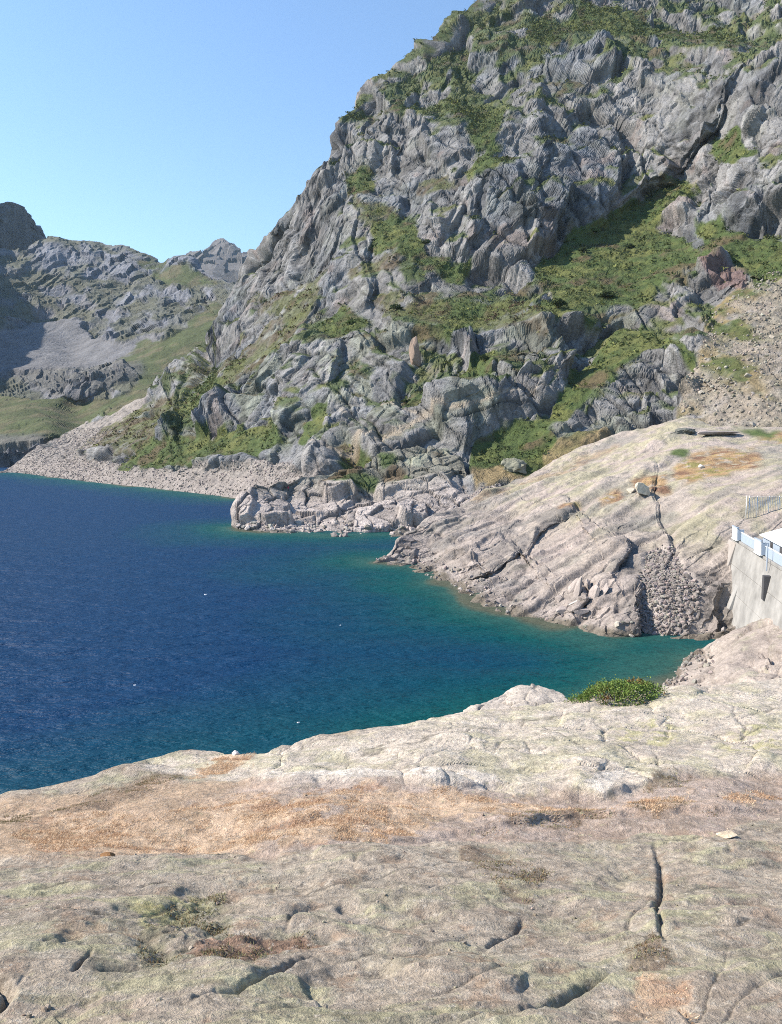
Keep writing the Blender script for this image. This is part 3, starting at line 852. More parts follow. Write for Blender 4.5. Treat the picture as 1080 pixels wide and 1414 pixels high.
b.inputs['IOR'].default_value = 1.25
b.inputs['Specular IOR Level'].default_value = .32
mp = n.nodes.new('ShaderNodeMapping'); mp.inputs['Scale'].default_value = (.34, 1.0, 1); mp.inputs['Rotation'].default_value = (0, 0, math.radians(-12))
n.links.new(tc.outputs['Object'], mp.inputs[0])
w1 = nz(n, .5, 5, .6, mp.outputs[0]); w2 = nz(n, 2.4, 4, .6, mp.outputs[0])
mm = n.nodes.new('ShaderNodeMath'); mm.operation = 'MULTIPLY_ADD'; n.links.new(w2.outputs[0], mm.inputs[0]); mm.inputs[1].default_value = .3; n.links.new(w1.outputs[0], mm.inputs[2])
bm = n.nodes.new('ShaderNodeBump'); bm.inputs['Strength'].default_value = 1.0; bm.inputs['Distance'].default_value = 1.25
n.links.new(mm.outputs[0], bm.inputs['Height']); n.links.new(bm.outputs[0], b.inputs['Normal'])
lake = structure(new_obj('lake', me, None, m), 'deep blue mountain lake turning teal along its shores')
# lake bed and ground under everything, so that no gap opens
bed = mesh_from('lake_bed', np.array([[-3000, -300, -14], [3000, -300, -14], [3000, 5000, -14], [-3000, 5000, -14]]), np.array([[0, 1, 2, 3]]))
structure(new_obj('lake_bed', bed, None, mat_plain('lake_bed_mud', (.10, .11, .09), .95, .2, .05)))
# whitecaps
M_FOAM = mat_plain('foam', (.8, .82, .84), .9, .1, 4)
for k, (x, y) in enumerate(((186, 948), (284, 822), (412, 1000), (470, 865))):
    D = lake_D(x, y); c = at(x, y, D)
    V = []; Fc = []
    nst = 14
    L = (.26 if k < 3 else .16) * D / 70
    for i in range(nst):
        t = i / (nst - 1)
        wd = L * .13 * math.sin(math.pi * t) ** .7 * (0.5 + random.random())
        x0 = (t - .5) * L; y0 = .25 * L * t + random.uniform(-.04, .04) * L
        V += [(x0, y0 - wd - .01, .0), (x0, y0 + random.uniform(-.3, .3) * wd, .07 + .05 * random.random()), (x0, y0 + wd + .01, .0)]
    for i in range(nst - 1):
        for j in range(2):
            a0 = i * 3 + j
            Fc.append((a0, a0 + 3, a0 + 4, a0 + 1))
    o = new_obj('foam', mesh_from('foam', np.array(V), np.array(Fc), True), lake, M_FOAM)
    o.location = (c[0], c[1], .10); o['kind'] = 'stuff'
# ------------------------------------------------------------------ the rock underfoot
def mat_granite():
    """Granite under crusts of lichen: blotches, dark spots and grain at several sizes."""
    m, n, b = mat_new('foreground_granite')
    a = n.nodes.new('ShaderNodeAttribute'); a.attribute_name = 'Col'
    tc = n.nodes.new('ShaderNodeTexCoord'); ob = tc.outputs['Object']
    n1 = nz(n, 2.2, 8, .72, ob); n2 = nz(n, 11, 6, .7, ob); n3 = nz(n, 55, 4, .75, ob); n4 = nz(n, 6.0, 7, .75, ob); n5 = nz(n, 17, 5, .7, ob)
    c = mixc(n, 'MULTIPLY', 1.0, a.outputs['Color'], ramp(n, n1.outputs[0], [(.32, .72), (.68, 1.18)]).outputs[0])
    c = mixc(n, 'MULTIPLY', 1.0, c, ramp(n, n2.outputs[0], [(.34, .70), (.66, 1.20)]).outputs[0])
    c = mixc(n, 'MULTIPLY', 1.0, c, ramp(n, n3.outputs[0], [(.34, .78), (.66, 1.2)]).outputs[0])
    # crusts: dark grey, yellow-green, whitish
    c = mixc(n, 'MIX', ramp(n, n4.outputs[0], [(.585, 0.0), (.605, .55)]).outputs[0], c, (.17, .155, .135))
    c = mixc(n, 'MIX', ramp(n, n5.outputs[0], [(.60, 0.0), (.62, .55)]).outputs[0], c, (.50, .46, .40))
    c = mixc(n, 'MIX', ramp(n, n4.outputs[0], [(.375, .5), (.395, 0.0)]).outputs[0], c, (.39, .365, .235))
    n.links.new(c, b.inputs['Base Color']); b.inputs['Roughness'].default_value = .93
    h = n.nodes.new('ShaderNodeMath'); h.operation = 'MULTIPLY_ADD'; n.links.new(n2.outputs[0], h.inputs[0]); h.inputs[1].default_value = 2.2; n.links.new(n3.outputs[0], h.inputs[2])
    h2 = n.nodes.new('ShaderNodeMath'); h2.operation = 'MULTIPLY_ADD'; n.links.new(n1.outputs[0], h2.inputs[0]); h2.inputs[1].default_value = 4.0; n.links.new(h.outputs[0], h2.inputs[2])
    bm = n.nodes.new('ShaderNodeBump'); bm.inputs['Strength'].default_value = .9; bm.inputs['Distance'].default_value = .028
    n.links.new(h2.outputs[0], bm.inputs['Height']); n.links.new(bm.outputs[0], b.inputs['Normal'])
    return m


SIL_F = [(-200, 1125), (-60, 1108), (0, 1098), (60, 1086), (130, 1070), (200, 1047), (240, 1040), (300, 1039), (330, 1041), (350, 1044), (400, 1031), (470, 1016), (540, 1003), (600, 991), (640, 984), (700, 979), (770, 972), (800, 966), (860, 958), (920, 951), (1000, 946), (1080, 936), (1260, 915)]
CT_F = [(-150, 1414, 3.5), (100, 1414, 3.6), (540, 1414, 3.7), (1000, 1414, 3.9), (1230, 1414, 4.0), (540, 1500, 3.0), (0, 1500, 2.9), (1100, 1500, 3.1),
        (0, 1300, 5.0), (300, 1300, 5.2), (600, 1300, 5.3), (1000, 1300, 5.6), (0, 1175, 8.2), (300, 1172, 8.4), (600, 1165, 8.7), (900, 1150, 9.4), (1080, 1150, 9.5),
        (0, 1120, 10.2), (200, 1100, 11.0), (400, 1095, 11.0), (600, 1092, 11.0), (800, 1092, 11.2), (1000, 1070, 12.2), (600, 1074, 11.3), (800, 1070, 11.6),
        (0, 1099, 11.6), (200, 1049, 14.0), (330, 1042, 14.5), (470, 1017, 15.8), (600, 992, 17.2), (700, 980, 18.2), (800, 967, 19.0), (920, 952, 20), (1080, 937, 21), (600, 1030, 14.0), (900, 1010, 15.4), (800, 1030, 13.9),
        (-180, 1125, 11.0), (1250, 916, 22), (1250, 1100, 10.5), (1250, 1250, 6.6), (-180, 1250, 6.3)]
NXF, NYF = 860, 500
Fg = Sheet(-170, 1240, NXF, SIL_F, [(-200, 1500), (1300, 1500)], NYF, CT_F, back=24, back_len=1.6, back_slope=1.15)
Fg.V = None
# rows: closer together towards the crest
u = np.linspace(-170, 1240, NXF)
T = np.interp(u, *np.array(SIL_F, float).T); T = np.convolve(np.pad(T, 14, mode='edge'), np.ones(29) / 29, 'valid'); T = T + fbm(np.stack([u / 60, u * 0, u * 0], -1), 1, 4, seed=2) * 2.5
t = np.linspace(0, 1, NYF)[:, None]
Fg.U = np.repeat(u[None], NYF, 0); Fg.V = 1470 + (T[None] - 1470) * t
Fg.D = tps([(a, c, d) for a, c, d in CT_F], Fg.U, Fg.V)
Fg.finish()
P = Fg.P; U, V = Fg.U, Fg.V
Fg.P0 = P
front = np.zeros(U.shape); front[:NYF] = 1
big = fbm(P, 2.6, 4, seed=1.5); mid = fbm(P, .9, 4, seed=2.5); sml = fbm(P, .22, 4, seed=3.5); tiny = fbm(P, .06, 3, seed=4.5)
# which surface is what
band = veg_field(Fg, [[(-200, 1128), (40, 1100), (110, 1092), (200, 1075), (330, 1082), (470, 1085), (560, 1080), (680, 1084), (760, 1090), (830, 1098), (910, 1080), (1080, 1068), (1260, 1060), (1260, 1140), (1080, 1128), (1000, 1150), (900, 1150), (760, 1158), (620, 1160), (500, 1172), (330, 1176), (150, 1172), (-200, 1185)]], 10, 1.2, 3)
gold = veg_field(Fg, [[(20, 1140), (120, 1120), (220, 1128), (330, 1118), (440, 1105), (520, 1092), (600, 1085), (660, 1090), (705, 1105), (700, 1120), (640, 1132), (560, 1150), (470, 1162), (330, 1170), (200, 1172), (60, 1165)],
                      [(700, 1098), (800, 1110), (960, 1112), (1060, 1106), (1062, 1116), (940, 1120), (800, 1120), (700, 1118)],
                      [(262, 1062), (300, 1048), (330, 1044), (335, 1054), (290, 1066), (262, 1070)],
                      ([(870, 1360), (905, 1345), (960, 1370), (975, 1414), (900, 1420), (880, 1390)], .7)], 9, .9, 2)
pale2 = veg_field(Fg, [[(400, 1092), (300, 1074), (190, 1062), (210, 1046), (300, 1040), (420, 1030), (600, 990), (800, 965), (1260, 915), (1260, 1062), (1080, 1066), (910, 1078), (830, 1098), (760, 1088), (680, 1086), (560, 1082), (470, 1085)]], 6, .9, 3)
white = veg_field(Fg, [[(320, 1090), (350, 1078), (470, 1072), (560, 1066), (640, 1064), (690, 1070), (670, 1088), (560, 1084), (470, 1086), (380, 1086)], [(805, 1086), (830, 1070), (860, 1060), (850, 1085), (830, 1100)]], 5, .5, 2)
hollow = veg_field(Fg, [[(188, 1302), (215, 1262), (250, 1238), (300, 1226), (330, 1240), (322, 1262), (330, 1290), (420, 1282), (455, 1292), (420, 1306), (330, 1330), (270, 1332), (200, 1336)]], 6, .3, 3)
soil = veg_field(Fg, [[(255, 1322), (285, 1300), (330, 1292), (400, 1286), (462, 1294), (430, 1304), (380, 1312), (330, 1330), (290, 1332)]], 4, .2, 2)
brownp = veg_field(Fg, [[(-200, 1130), (40, 1108), (130, 1095), (200, 1072), (250, 1058), (255, 1075), (200, 1100), (150, 1110), (60, 1128), (-200, 1150)], [(600, 1150), (720, 1128), (840, 1108), (1000, 1110), (1000, 1124), (850, 1124), (740, 1146), (640, 1160)], [(880, 1090), (912, 1066), (960, 1068), (940, 1090)],
                        [(640, 1170), (700, 1190), (760, 1210), (730, 1250), (680, 1240), (640, 1200)], [(855, 1330), (900, 1310), (925, 1325), (910, 1350), (870, 1352)]], 8, .6, 3)
yel = veg_field(Fg, [[(180, 1250), (260, 1228), (300, 1240), (240, 1270), (190, 1290)], [(1000, 1010), (1080, 1000), (1080, 1040), (1000, 1040)], [(850, 1000), (930, 990), (940, 1030), (850, 1035)]], 8, .4, 4)
lf = fbm(P, .14, 4, .7, seed=21.5); lg = fbm(P, .5, 3, .6, seed=22.5)
fuzf = lambda m, k=.6: sstep(.25, .7, m + (lf * .7 + lg * .9) * k * (m > .004))
gold = blur(gold, 5)
gold, white, soil, brownp, hollow = fuzf(gold, 1.2), fuzf(white), fuzf(soil, .4), fuzf(brownp, .9), fuzf(hollow, .5)
hollow_d = blur(hollow, 8)
# cracks: (line, half-width px, depth m, lip m)
CR = [([(905, 1160), (906, 1190), (912, 1225), (905, 1260), (916, 1290), (918, 1322)], 7, .16, 1), ([(905, 1235), (885, 1265), (868, 1290), (900, 1318)], 4, .05, 0),
      ([(55, 1316), (85, 1310), (112, 1306)], 5, .10, 1), ([(268, 1388), (330, 1372), (375, 1350), (405, 1326), (440, 1312)], 7, .16, 1),
      ([(100, 1350), (115, 1335), (128, 1320)], 5, .10, 1), ([(668, 1306), (690, 1294), (712, 1284), (726, 1272)], 7, .13, 1), ([(592, 1238), (606, 1230), (626, 1226)], 4, .09, 1),
      ([(600, 1300), (650, 1288)], 3, .04, 0), ([(715, 1394), (770, 1380), (815, 1362), (850, 1350)], 7, .14, 1), ([(560, 1414), (640, 1404), (715, 1394)], 4, .05, 0),
      ([(1012, 1298), (1040, 1284), (1090, 1276)], 5, .08, 1), ([(940, 1238), (990, 1232), (1050, 1222)], 5, .07, 0), ([(48, 1232), (85, 1222), (120, 1218)], 5, .06, 0), ([(196, 1224), (240, 1220)], 4, .05, 0),
      ([(490, 1196), (498, 1190)], 4, .07, 1), ([(392, 1280), (402, 1262), (440, 1240)], 5, .09, 1), ([(340, 1244), (375, 1232), (380, 1218)], 4, .07, 1),
      ([(820, 990), (830, 1012), (838, 1032)], 3, .08, 1), ([(1005, 972), (1020, 1000), (1032, 1028)], 3, .12, 1), ([(840, 1050), (818, 1075)], 3, .09, 1), ([(678, 1045), (700, 1028), (720, 1018)], 3, .10, 1), ([(725, 1026), (730, 1044)], 3, .10, 1),
      ([(912, 1022), (926, 996)], 3, .12, 1), ([(610, 1058), (622, 1086)], 4, .10, 1), ([(476, 1070), (482, 1050)], 3, .06, 1), ([(548, 1050), (556, 1036)], 3, .06, 1), ([(400, 1040), (440, 1028), (470, 1020)], 2, .05, 0),
      ([(740, 1040), (760, 1033)], 3, .06, 0), ([(900, 1030), (912, 1060), (918, 1075)], 3, .07, 1), ([(500, 1040), (530, 1030), (560, 1018)], 2, .05, 0), ([(975, 1160), (1010, 1152), (1040, 1148)], 3, .05, 0), ([(1010, 1180), (1003, 1168)], 4, .07, 0),
      ([(855, 1150), (905, 1158), (990, 1160)], 3, .04, 0), ([(0, 1390), (14, 1376), (-20, 1350)], 10, .2, 1), ([(430, 1328), (540, 1310), (600, 1302)], 3, .04, 0), ([(20, 1262), (120, 1270), (190, 1262)], 3, .03, 0),
      ([(130, 1345), (190, 1338), (250, 1336), (275, 1332)], 8, .12, 1), ([(940, 1414), (975, 1380), (1000, 1345), (1010, 1300)], 3, .04, 0), ([(1030, 990), (1080, 976)], 3, .06, 1),
      ([(-40, 1292), (120, 1284), (260, 1246), (430, 1226), (620, 1200), (760, 1190)], 2.6, .05, 0), ([(300, 1420), (420, 1388), (600, 1366), (760, 1330), (900, 1322)], 2.8, .05, 0), ([(760, 1200), (900, 1240), (1080, 1262)], 2.6, .05, 0),
      ([(930, 1180), (1000, 1196), (1100, 1192)], 2.6, .05, 0), ([(960, 1420), (1040, 1370), (1120, 1340)], 2.8, .05, 0), ([(430, 1060), (560, 1026), (700, 1004), (860, 972)], 2.2, .05, 0), ([(860, 1066), (780, 1020), (700, 992)], 2.2, .05, 0), ([(960, 1062), (1010, 1020), (1100, 996)], 2.2, .05, 0)]
wj = fbm(P, .5, 2, seed=6.1); wk = fbm(P, .5, 2, seed=6.9)
crk = np.zeros(U.shape); crd = np.zeros(U.shape)
uw, vw = U + wj * 9, V + wk * 6
for pts, wd, dep, lip in CR:
    wd *= .46; dep *= .5
    xs = [q[0] for q in pts]; ys = [q[1] for q in pts]
    c0 = np.searchsorted(u, min(xs) - 90); c1 = np.searchsorted(u, max(xs) + 90)
    sub = (slice(0, NYF), slice(c0, c1))
    s_, a_, al = stroke(uw[sub], vw[sub], pts)
    fade = np.abs(np.sin(np.clip(al, 0, 1) * math.pi)) ** .5
    wv = wd * (.55 + .75 * fade)
    g = np.exp(-(a_ / wv) ** 2) * fade
    crd[sub] -= dep * g
    if lip: crd[sub] += dep * .4 * fade * np.where(s_ < 0, np.exp(-a_ / (wd * 5)), 0) * sstep(0, wd, a_)
    crk[sub] = np.maximum(crk[sub], np.exp(-(a_ / (wd * .6)) ** 2) * fade)
# a joint net on the pale slab
Qj = P + np.stack([fbm(P, 1.2, 3, seed=k + 9.2) for k in range(3)], -1) * .35
j1, je1, ji1 = facets(Qj * np.array([.7, 1, 1]), 1.9, 41, .3)
j2, je2, ji2 = facets(Qj * np.array([.6, 1, 1.5]), .55, 42, .6)
j3, je3, ji3 = facets(Qj * np.array([.5, 1, 1.3]), .17, 43, .8)
j1 = blur(j1, 2); j2 = blur(j2, 2); j3 = blur(j3, 1)
rock1 = (1 - band)
d = big * .15 + mid * .075 + sml * .016 + tiny * .006
d += pale2 * (j1 * .10 - .05 * np.exp(-je1 / .03) + j2 * .04)
d += (1 - .8 * band) * (j3 * .016 + j2 * .02)
d += (1 - pale2) * rock1 * (j2 * .028 + np.maximum(0, fbm(P, .45, 3, seed=7.7)) * .05)
d += band * (fbm(P * np.array([.45, 1, 1]), .7, 4, seed=8.3) * .16 - .05)
# a low bank along the lower edge of the dry grass
s_, a_, al = stroke(U + wj * 12, V + wk * 8, [(1100, 1120), (1000, 1126), (860, 1126), (760, 1134), (690, 1146), (620, 1156), (540, 1160)])
d += .10 * np.where(s_ > 0, 0, np.exp(-a_ / 22)) * sstep(0, 4, a_) * (np.abs(np.sin(np.clip(al, 0, 1) * math.pi)) ** .4)
# ledges: the far side stands a little proud of the near side
LEDGE = [([(330, 1092), (470, 1087), (560, 1084), (690, 1087), (760, 1091), (832, 1101), (915, 1080), (1000, 1070)], .16, 60), ([(0, 1182), (200, 1192), (330, 1178), (430, 1180)], .05, 40), ([(430, 1256), (560, 1238), (700, 1242), (780, 1236)], .05, 45),
         ([(60, 1408), (270, 1388), (400, 1334), (560, 1328)], .025, 50), ([(500, 1296), (640, 1294), (740, 1272), (860, 1242)], .03, 45), ([(930, 1216), (1000, 1206), (1100, 1190)], .06, 40), ([(600, 1412), (720, 1394), (860, 1350), (900, 1346)], .025, 50),
         ([(-20, 1246), (120, 1240), (190, 1256)], .05, 36), ([(940, 1290), (1020, 1296), (1110, 1276)], .06, 40), ([(600, 1036), (720, 1020), (860, 990), (1000, 976)], .05, 26), ([(0, 1126), (110, 1118), (200, 1092), (300, 1072)], .07, 30), ([(320, 1150), (470, 1128), (620, 1118), (720, 1124)], .06, 26)]
for pts, amp, wd in LEDGE:
    s_, a_, al = stroke(U + wj * 16, V + wk * 9, pts)
    d += .5 * amp * np.abs(np.sin(np.clip(al, 0, 1) * math.pi)) ** .5 * np.exp(-a_ / wd) * np.where(s_ > 0, 1, 0) * sstep(0, 5, a_)
d -= hollow_d * .05 - hollow_d * fbm(P, .26, 4, .6, seed=5.9) * .10
d += blur(crd, 1)
# foliation: low ribs running up to the right
fa = np.array([.93, .30, -.12]); fa /= np.linalg.norm(fa)
al_ = (P @ fa)[..., None] * fa
Pf = (P - al_) + al_ * .16
fol = fbm(Pf, .20, 4, .62, seed=17.1); fol2 = fbm(Pf, .07, 3, .6, seed=17.9)
d += (fol * .030 + fol2 * .010) * (1 - .6 * band)
d *= front
back_n = fbm(P, 5, 4, seed=12) * .8
d = np.where(front > 0, d, back_n * np.concatenate([np.zeros((NYF, 1)), np.linspace(0, 1, 24)[:, None]], 0))
Fg.P = P + Fg.N * d[..., None]
# colour
l5 = fbm(P, .30, 5, .68, seed=14.1)
l1 = fbm(P, .55, 5, .6, seed=11.1); l2 = fbm(P, .16, 4, .6, seed=11.7); l3 = fbm(P, 1.7, 4, seed=12.3); l4 = fbm(P, .05, 3, seed=13.1)
col = lerp(np.broadcast_to(np.array([.46, .39, .315]), P.shape).copy(), np.array([.42, .35, .285]), sstep(-.15, .3, l3))
col = lerp(col, np.array([.41, .39, .265]), sstep(-.05, .35, l1) * .7)
col = lerp(col, np.array([.48, .43, .36]), sstep(.08, .35, l2) * .55)
col = lerp(col, np.array([.25, .22, .185]), sstep(.15, .42, -l2 + .5 * l1) * .6)
col = lerp(col, np.array([.42, .33, .27]), sstep(.15, .5, -l3 + .5 * l1) * .5)
col = lerp(col, np.array([.47, .45, .28]), sstep(.10, .38, fol + .4 * l1) * .55)
col = lerp(col, np.array([.24, .20, .16]), sstep(.18, .42, -fol2 + .6 * l5) * .5)
col = lerp(col, np.array([.40, .28, .20]), sstep(.18, .42, l5 - .5 * fol) * .55)
c2 = lerp(np.broadcast_to(np.array([.60, .525, .44]), P.shape).copy(), np.array([.52, .48, .335]), sstep(-.05, .35, l1 + .4 * l3) * .85)
c2 = lerp(c2, np.array([.45, .385, .325]), sstep(.0, .4, -l3 + .3 * l2) * .7)
c2 = lerp(c2, np.array([.60, .56, .50]), sstep(.12, .4, l2) * .5)
c2 = lerp(c2, np.array([.27, .25, .22]), sstep(.22, .45, -l2 + .3 * l4) * .45)
c2 = lerp(c2, np.array([.36, .33, .25]), sstep(.10, .40, fol - .3 * l5) * .6)
col *= np.array([.87, .88, .88])
col = lerp(col, c2 * .95, pale2)
col = lerp(col, np.array([.66, .60, .53]), white * sstep(-.4, .1, l2 + .2) * .85)
gr = lerp(np.broadcast_to(np.array([.43, .35, .30]), P.shape).copy(), np.array([.335, .265, .215]), sstep(-.2, .3, l1 + .5 * l2))
gr = lerp(gr, np.array([.46, .335, .225]), sstep(420, 250, U) * sstep(-.4, .2, l1 + .3) * .8)
col = lerp(col, gr, band * (1 - pale2 * .5))
strk = fbm(P * np.array([.22, 1, 1]), .30, 4, .6, seed=29.1)
gd = lerp(np.broadcast_to(np.array([.58, .43, .30]), P.shape).copy(), np.array([.44, .32, .215]), sstep(-.15, .35, l1 + l2 * .5))
gd = lerp(gd, np.array([.36, .21, .135]), sstep(.05, .32, strk) * .75)
gr = lerp(gr, np.array([.42, .29, .20]), sstep(.0, .3, -strk) * .5)
col = lerp(col, gr, band * (1 - pale2 * .5) * .6)
col = lerp(col, gd, gold * .85)
col = lerp(col, np.array([.20, .145, .105]), brownp * sstep(-.35, .15, l1 + .6 * l2) * .75)
col = lerp(col, np.array([.42, .40, .16]), yel * sstep(-.1, .3, l2 + l1) * .6)
col = lerp(col, np.array([.17, .165, .115]), hollow * sstep(-.25, .25, l2 + .4 * l1) * .7)
col = lerp(col, np.array([.25, .16, .115]), soil * .85)
col = lerp(col, np.array([.10, .09, .075]), crk * .8)
rock = structure(new_obj('rock_ground', Fg.mesh('rock_ground', False, col, np.stack([band, gold, hollow], -1)), None, mat_granite()), 'lichen-covered granite slabs underfoot with a band of dry grass')
Fg.band, Fg.gold, Fg.hollow, Fg.soil, Fg.brown = band, gold, hollow, soil, brownp
# ------------------------------------------------------------------ loose stones, plants, works of man
def ground(S, px, py):
    k = np.argmin((S.U[:S.ny] - px) ** 2 + (S.V[:S.ny] - py) ** 2)
    return S.P[:S.ny].reshape(-1, 3)[k]


PHI = (1 + 5 ** .5) / 2
ICO_V = np.array([(-1, PHI, 0), (1, PHI, 0), (-1, -PHI, 0), (1, -PHI, 0), (0, -1, PHI), (0, 1, PHI), (0, -1, -PHI), (0, 1, -PHI), (PHI, 0, -1), (PHI, 0, 1), (-PHI, 0, -1), (-PHI, 0, 1)])
ICO_V = ICO_V / np.linalg.norm(ICO_V[0])
ICO_F = np.array([(0, 11, 5), (0, 5, 1), (0, 1, 7), (0, 7, 10), (0, 10, 11), (1, 5, 9), (5, 11, 4), (11, 10, 2), (10, 7, 6), (7, 1, 8), (3, 9, 4), (3, 4, 2), (3, 2, 6), (3, 6, 8), (3, 8, 9), (4, 9, 5), (2, 4, 11), (6, 2, 10), (8, 6, 7), (9, 8, 1)])


def stone_verts(r):
    v = ICO_V * (1 + r.uniform(-.28, .22, (12, 1))) * r.uniform(.6, 1.25, 3) * np.array([1.1, 1, .75])
    # knock a few flat faces into it
    for _ in range(3):
        nrm = r.normal(size=3); nrm /= np.linalg.norm(nrm); h = r.uniform(.45, .75)
        d_ = v @ nrm
        v = v - np.maximum(d_ - h, 0)[:, None] * nrm
    return v


def rotm(r):
    q = r.normal(size=4); q /= np.linalg.norm(q)
    a, b_, c, d_ = q
    return np.array([[1 - 2 * (c * c + d_ * d_), 2 * (b_ * c - a * d_), 2 * (b_ * d_ + a * c)], [2 * (b_ * c + a * d_), 1 - 2 * (b_ * b_ + d_ * d_), 2 * (c * d_ - a * b_)], [2 * (b_ * d_ - a * c), 2 * (c * d_ + a * b_), 1 - 2 * (b_ * b_ + c * c)]])


def scatter_pick(S, wgt, n, r):
    P_ = S.P[:S.ny]
    e1_ = np.linalg.norm(np.gradient(P_, axis=1), axis=-1) * np.linalg.norm(np.gradient(P_, axis=0), axis=-1)
    p = (wgt[:S.ny] * e1_).ravel(); p = p / p.sum()
    k = r.choice(len(p), n, p=p)
    return P_.reshape(-1, 3)[k], k


def stone_field(name, parent, S, wgt, n, smin, smax, r, mat, tint, label, sink=.25, power=2.6):
    """Many stones in one sheet of rubble."""
    pos, k = scatter_pick(S, wgt, n, r)
    V = np.empty((n, 12, 3)); C_ = np.empty((n, 12, 3))
    base = [stone_verts(r) for _ in range(24)]
    sz = smin + (smax - smin) * r.random(n) ** power
    for i in range(n):
        V[i] = (base[i % 24] @ rotm(r).T) * sz[i] + pos[i] + np.array([0, 0, sz[i] * (1 - 2 * sink) * .5])
        C_[i] = np.asarray(tint) * r.uniform(.7, 1.3) * (1 + r.uniform(-.06, .06, 3))
    Fc = (ICO_F[None] + (np.arange(n) * 12)[:, None, None]).reshape(-1, 3)
    o = new_obj(name, mesh_from(name, V, Fc, False, C_), parent, mat)
    return stuff(o, label)


M_RUB = mat_terrain('stone_surface', 1.2, 6.0, .05, (.82, 1.15), (.75, 1.2))
r1 = np.random.default_rng(11)
# rubble gully on the headland: the largest stones one by one, the rest as fill
nst = 260
rubw = np.zeros(Hd.U.shape); rubw[:] = np.clip(rub, 0, 1) ** 2
pos, _ = scatter_pick(Hd, rubw, nst, r1)
variants = []
for k in range(10):
    v = stone_verts(r1)
    variants.append(mesh_from('stone', v, ICO_F, False, np.broadcast_to(np.array([.22, .195, .18]) * r1.uniform(.75, 1.25), v.shape)))
    variants[-1].materials.append(M_RUB)
for i in range(nst):
    o = bpy.data.objects.new('stone', variants[i % 10]); sc.collection.objects.link(o); o.parent = headland
    s_ = .26 + .42 * r1.random() ** 2
    o.scale = (s_, s_ * r1.uniform(.7, 1), s_ * r1.uniform(.55, .8)); o.rotation_euler = tuple(r1.uniform(0, 6.28, 3) * np.array([.15, .15, 1]))
    o.location = tuple(pos[i] + np.array([0, 0, s_ * .15]))
stone_field('small_rubble', headland, Hd, rubw, 2200, .12, .42, r1, M_RUB, (.22, .195, .18), 'grey stones filling the gully')
shw = np.where((Hd.P[..., 2] < 1.6) & (Hd.P[..., 2] > -.3), 1.0, 0.0) * (Hd.U < 1000)
stone_field('shore_rubble', headland, Hd, shw, 300, .12, .5, r1, M_RUB, (.27, .24, .22), 'broken stones along the waterline of the headland')
ew = np.where((E.P[..., 2] < 1.8) & (E.P[..., 2] > -.3) & (E.U < 985), 1.0, 0.0)
stone_field('inlet_rubble', inlet, E, ew, 200, .12, .4, r1, M_RUB, (.21, .19, .17), 'grey rubble at the water edge of the slab')
# beach of broken rock under the mountain and the fans of scree
beach = A.scr * (A.P[..., 2] < 30) * (A.P[..., 2] > -1) * (A.U < 470)
stone_field('beach_scree', mountain, A, beach, 9500, .14, .6, r1, M_RUB, (.235, .205, .19), 'pale broken rock beach along the far shore', power=3)
tal = (A.scr + .15 * A.tan) * (A.U > 900)
stone_field('talus', mountain, A, tal, 4200, .15, .8, r1, M_RUB, (.25, .225, .19), 'grey talus of loose stones on the slope', power=3)
gul = A.scr * (A.U > 540) * (A.U < 720)
stone_field('gully_scree', mountain, A, gul, 900, .15, .6, r1, M_RUB, (.31, .275, .255), 'loose stones in the gully beside the knoll', power=2.5)
kw = np.where((Cc.P[..., 2] < 2.0) & (Cc.P[..., 2] > -.3), 1.0, 0.0)
stone_field('knoll_rubble', knoll, Cc, kw, 350, .25, 1.0, r1, M_RUB, (.31, .275, .255), 'fallen blocks along the foot of the knoll')


def boulder(name, pos, size, seed, tint, label, cat='boulder', rot=0, group=None, sub=2, rough=.16, mat=None):
    import bmesh
    r = np.random.default_rng(seed)
    bm_ = bmesh.new(); bmesh.ops.create_icosphere(bm_, subdivisions=sub + 1, radius=1)
    me_ = bpy.data.meshes.new(name); bm_.to_mesh(me_); bm_.free()
    co = np.empty(len(me_.vertices) * 3, f32); me_.vertices.foreach_get('co', co); co = co.reshape(-1, 3).astype(float)
    for _ in range(16):
        nrm = r.normal(size=3); nrm /= np.linalg.norm(nrm); h = r.uniform(.42, .75)
        d_ = co @ nrm; co = co - np.maximum(d_ - h, 0)[:, None] * nrm
    co *= 1 + fbm(co + seed, .45, 3)[:, None] * rough
    if 'pinnacle' in name: co[:, :2] *= (1 - .42 * (co[:, 2:3] + .4).clip(-.6, 1))
    co *= np.array(size)
    me_.vertices.foreach_set('co', co.astype(f32).ravel())
    a = me_.attributes.new('Col', 'FLOAT_COLOR', 'POINT')
    c4 = np.ones((len(co), 4), f32); c4[:, :3] = np.asarray(tint) * (1 + .25 * fbm(co + seed, .6 * max(size), 3))[:, None]
    a.data.foreach_set('color', c4.ravel())
    me_.shade_flat()
    o = new_obj(name, me_, None, mat or M_RUB)
    o.location = tuple(pos); o.rotation_euler = (0, 0, rot)
    return thing(o, label, cat, group)


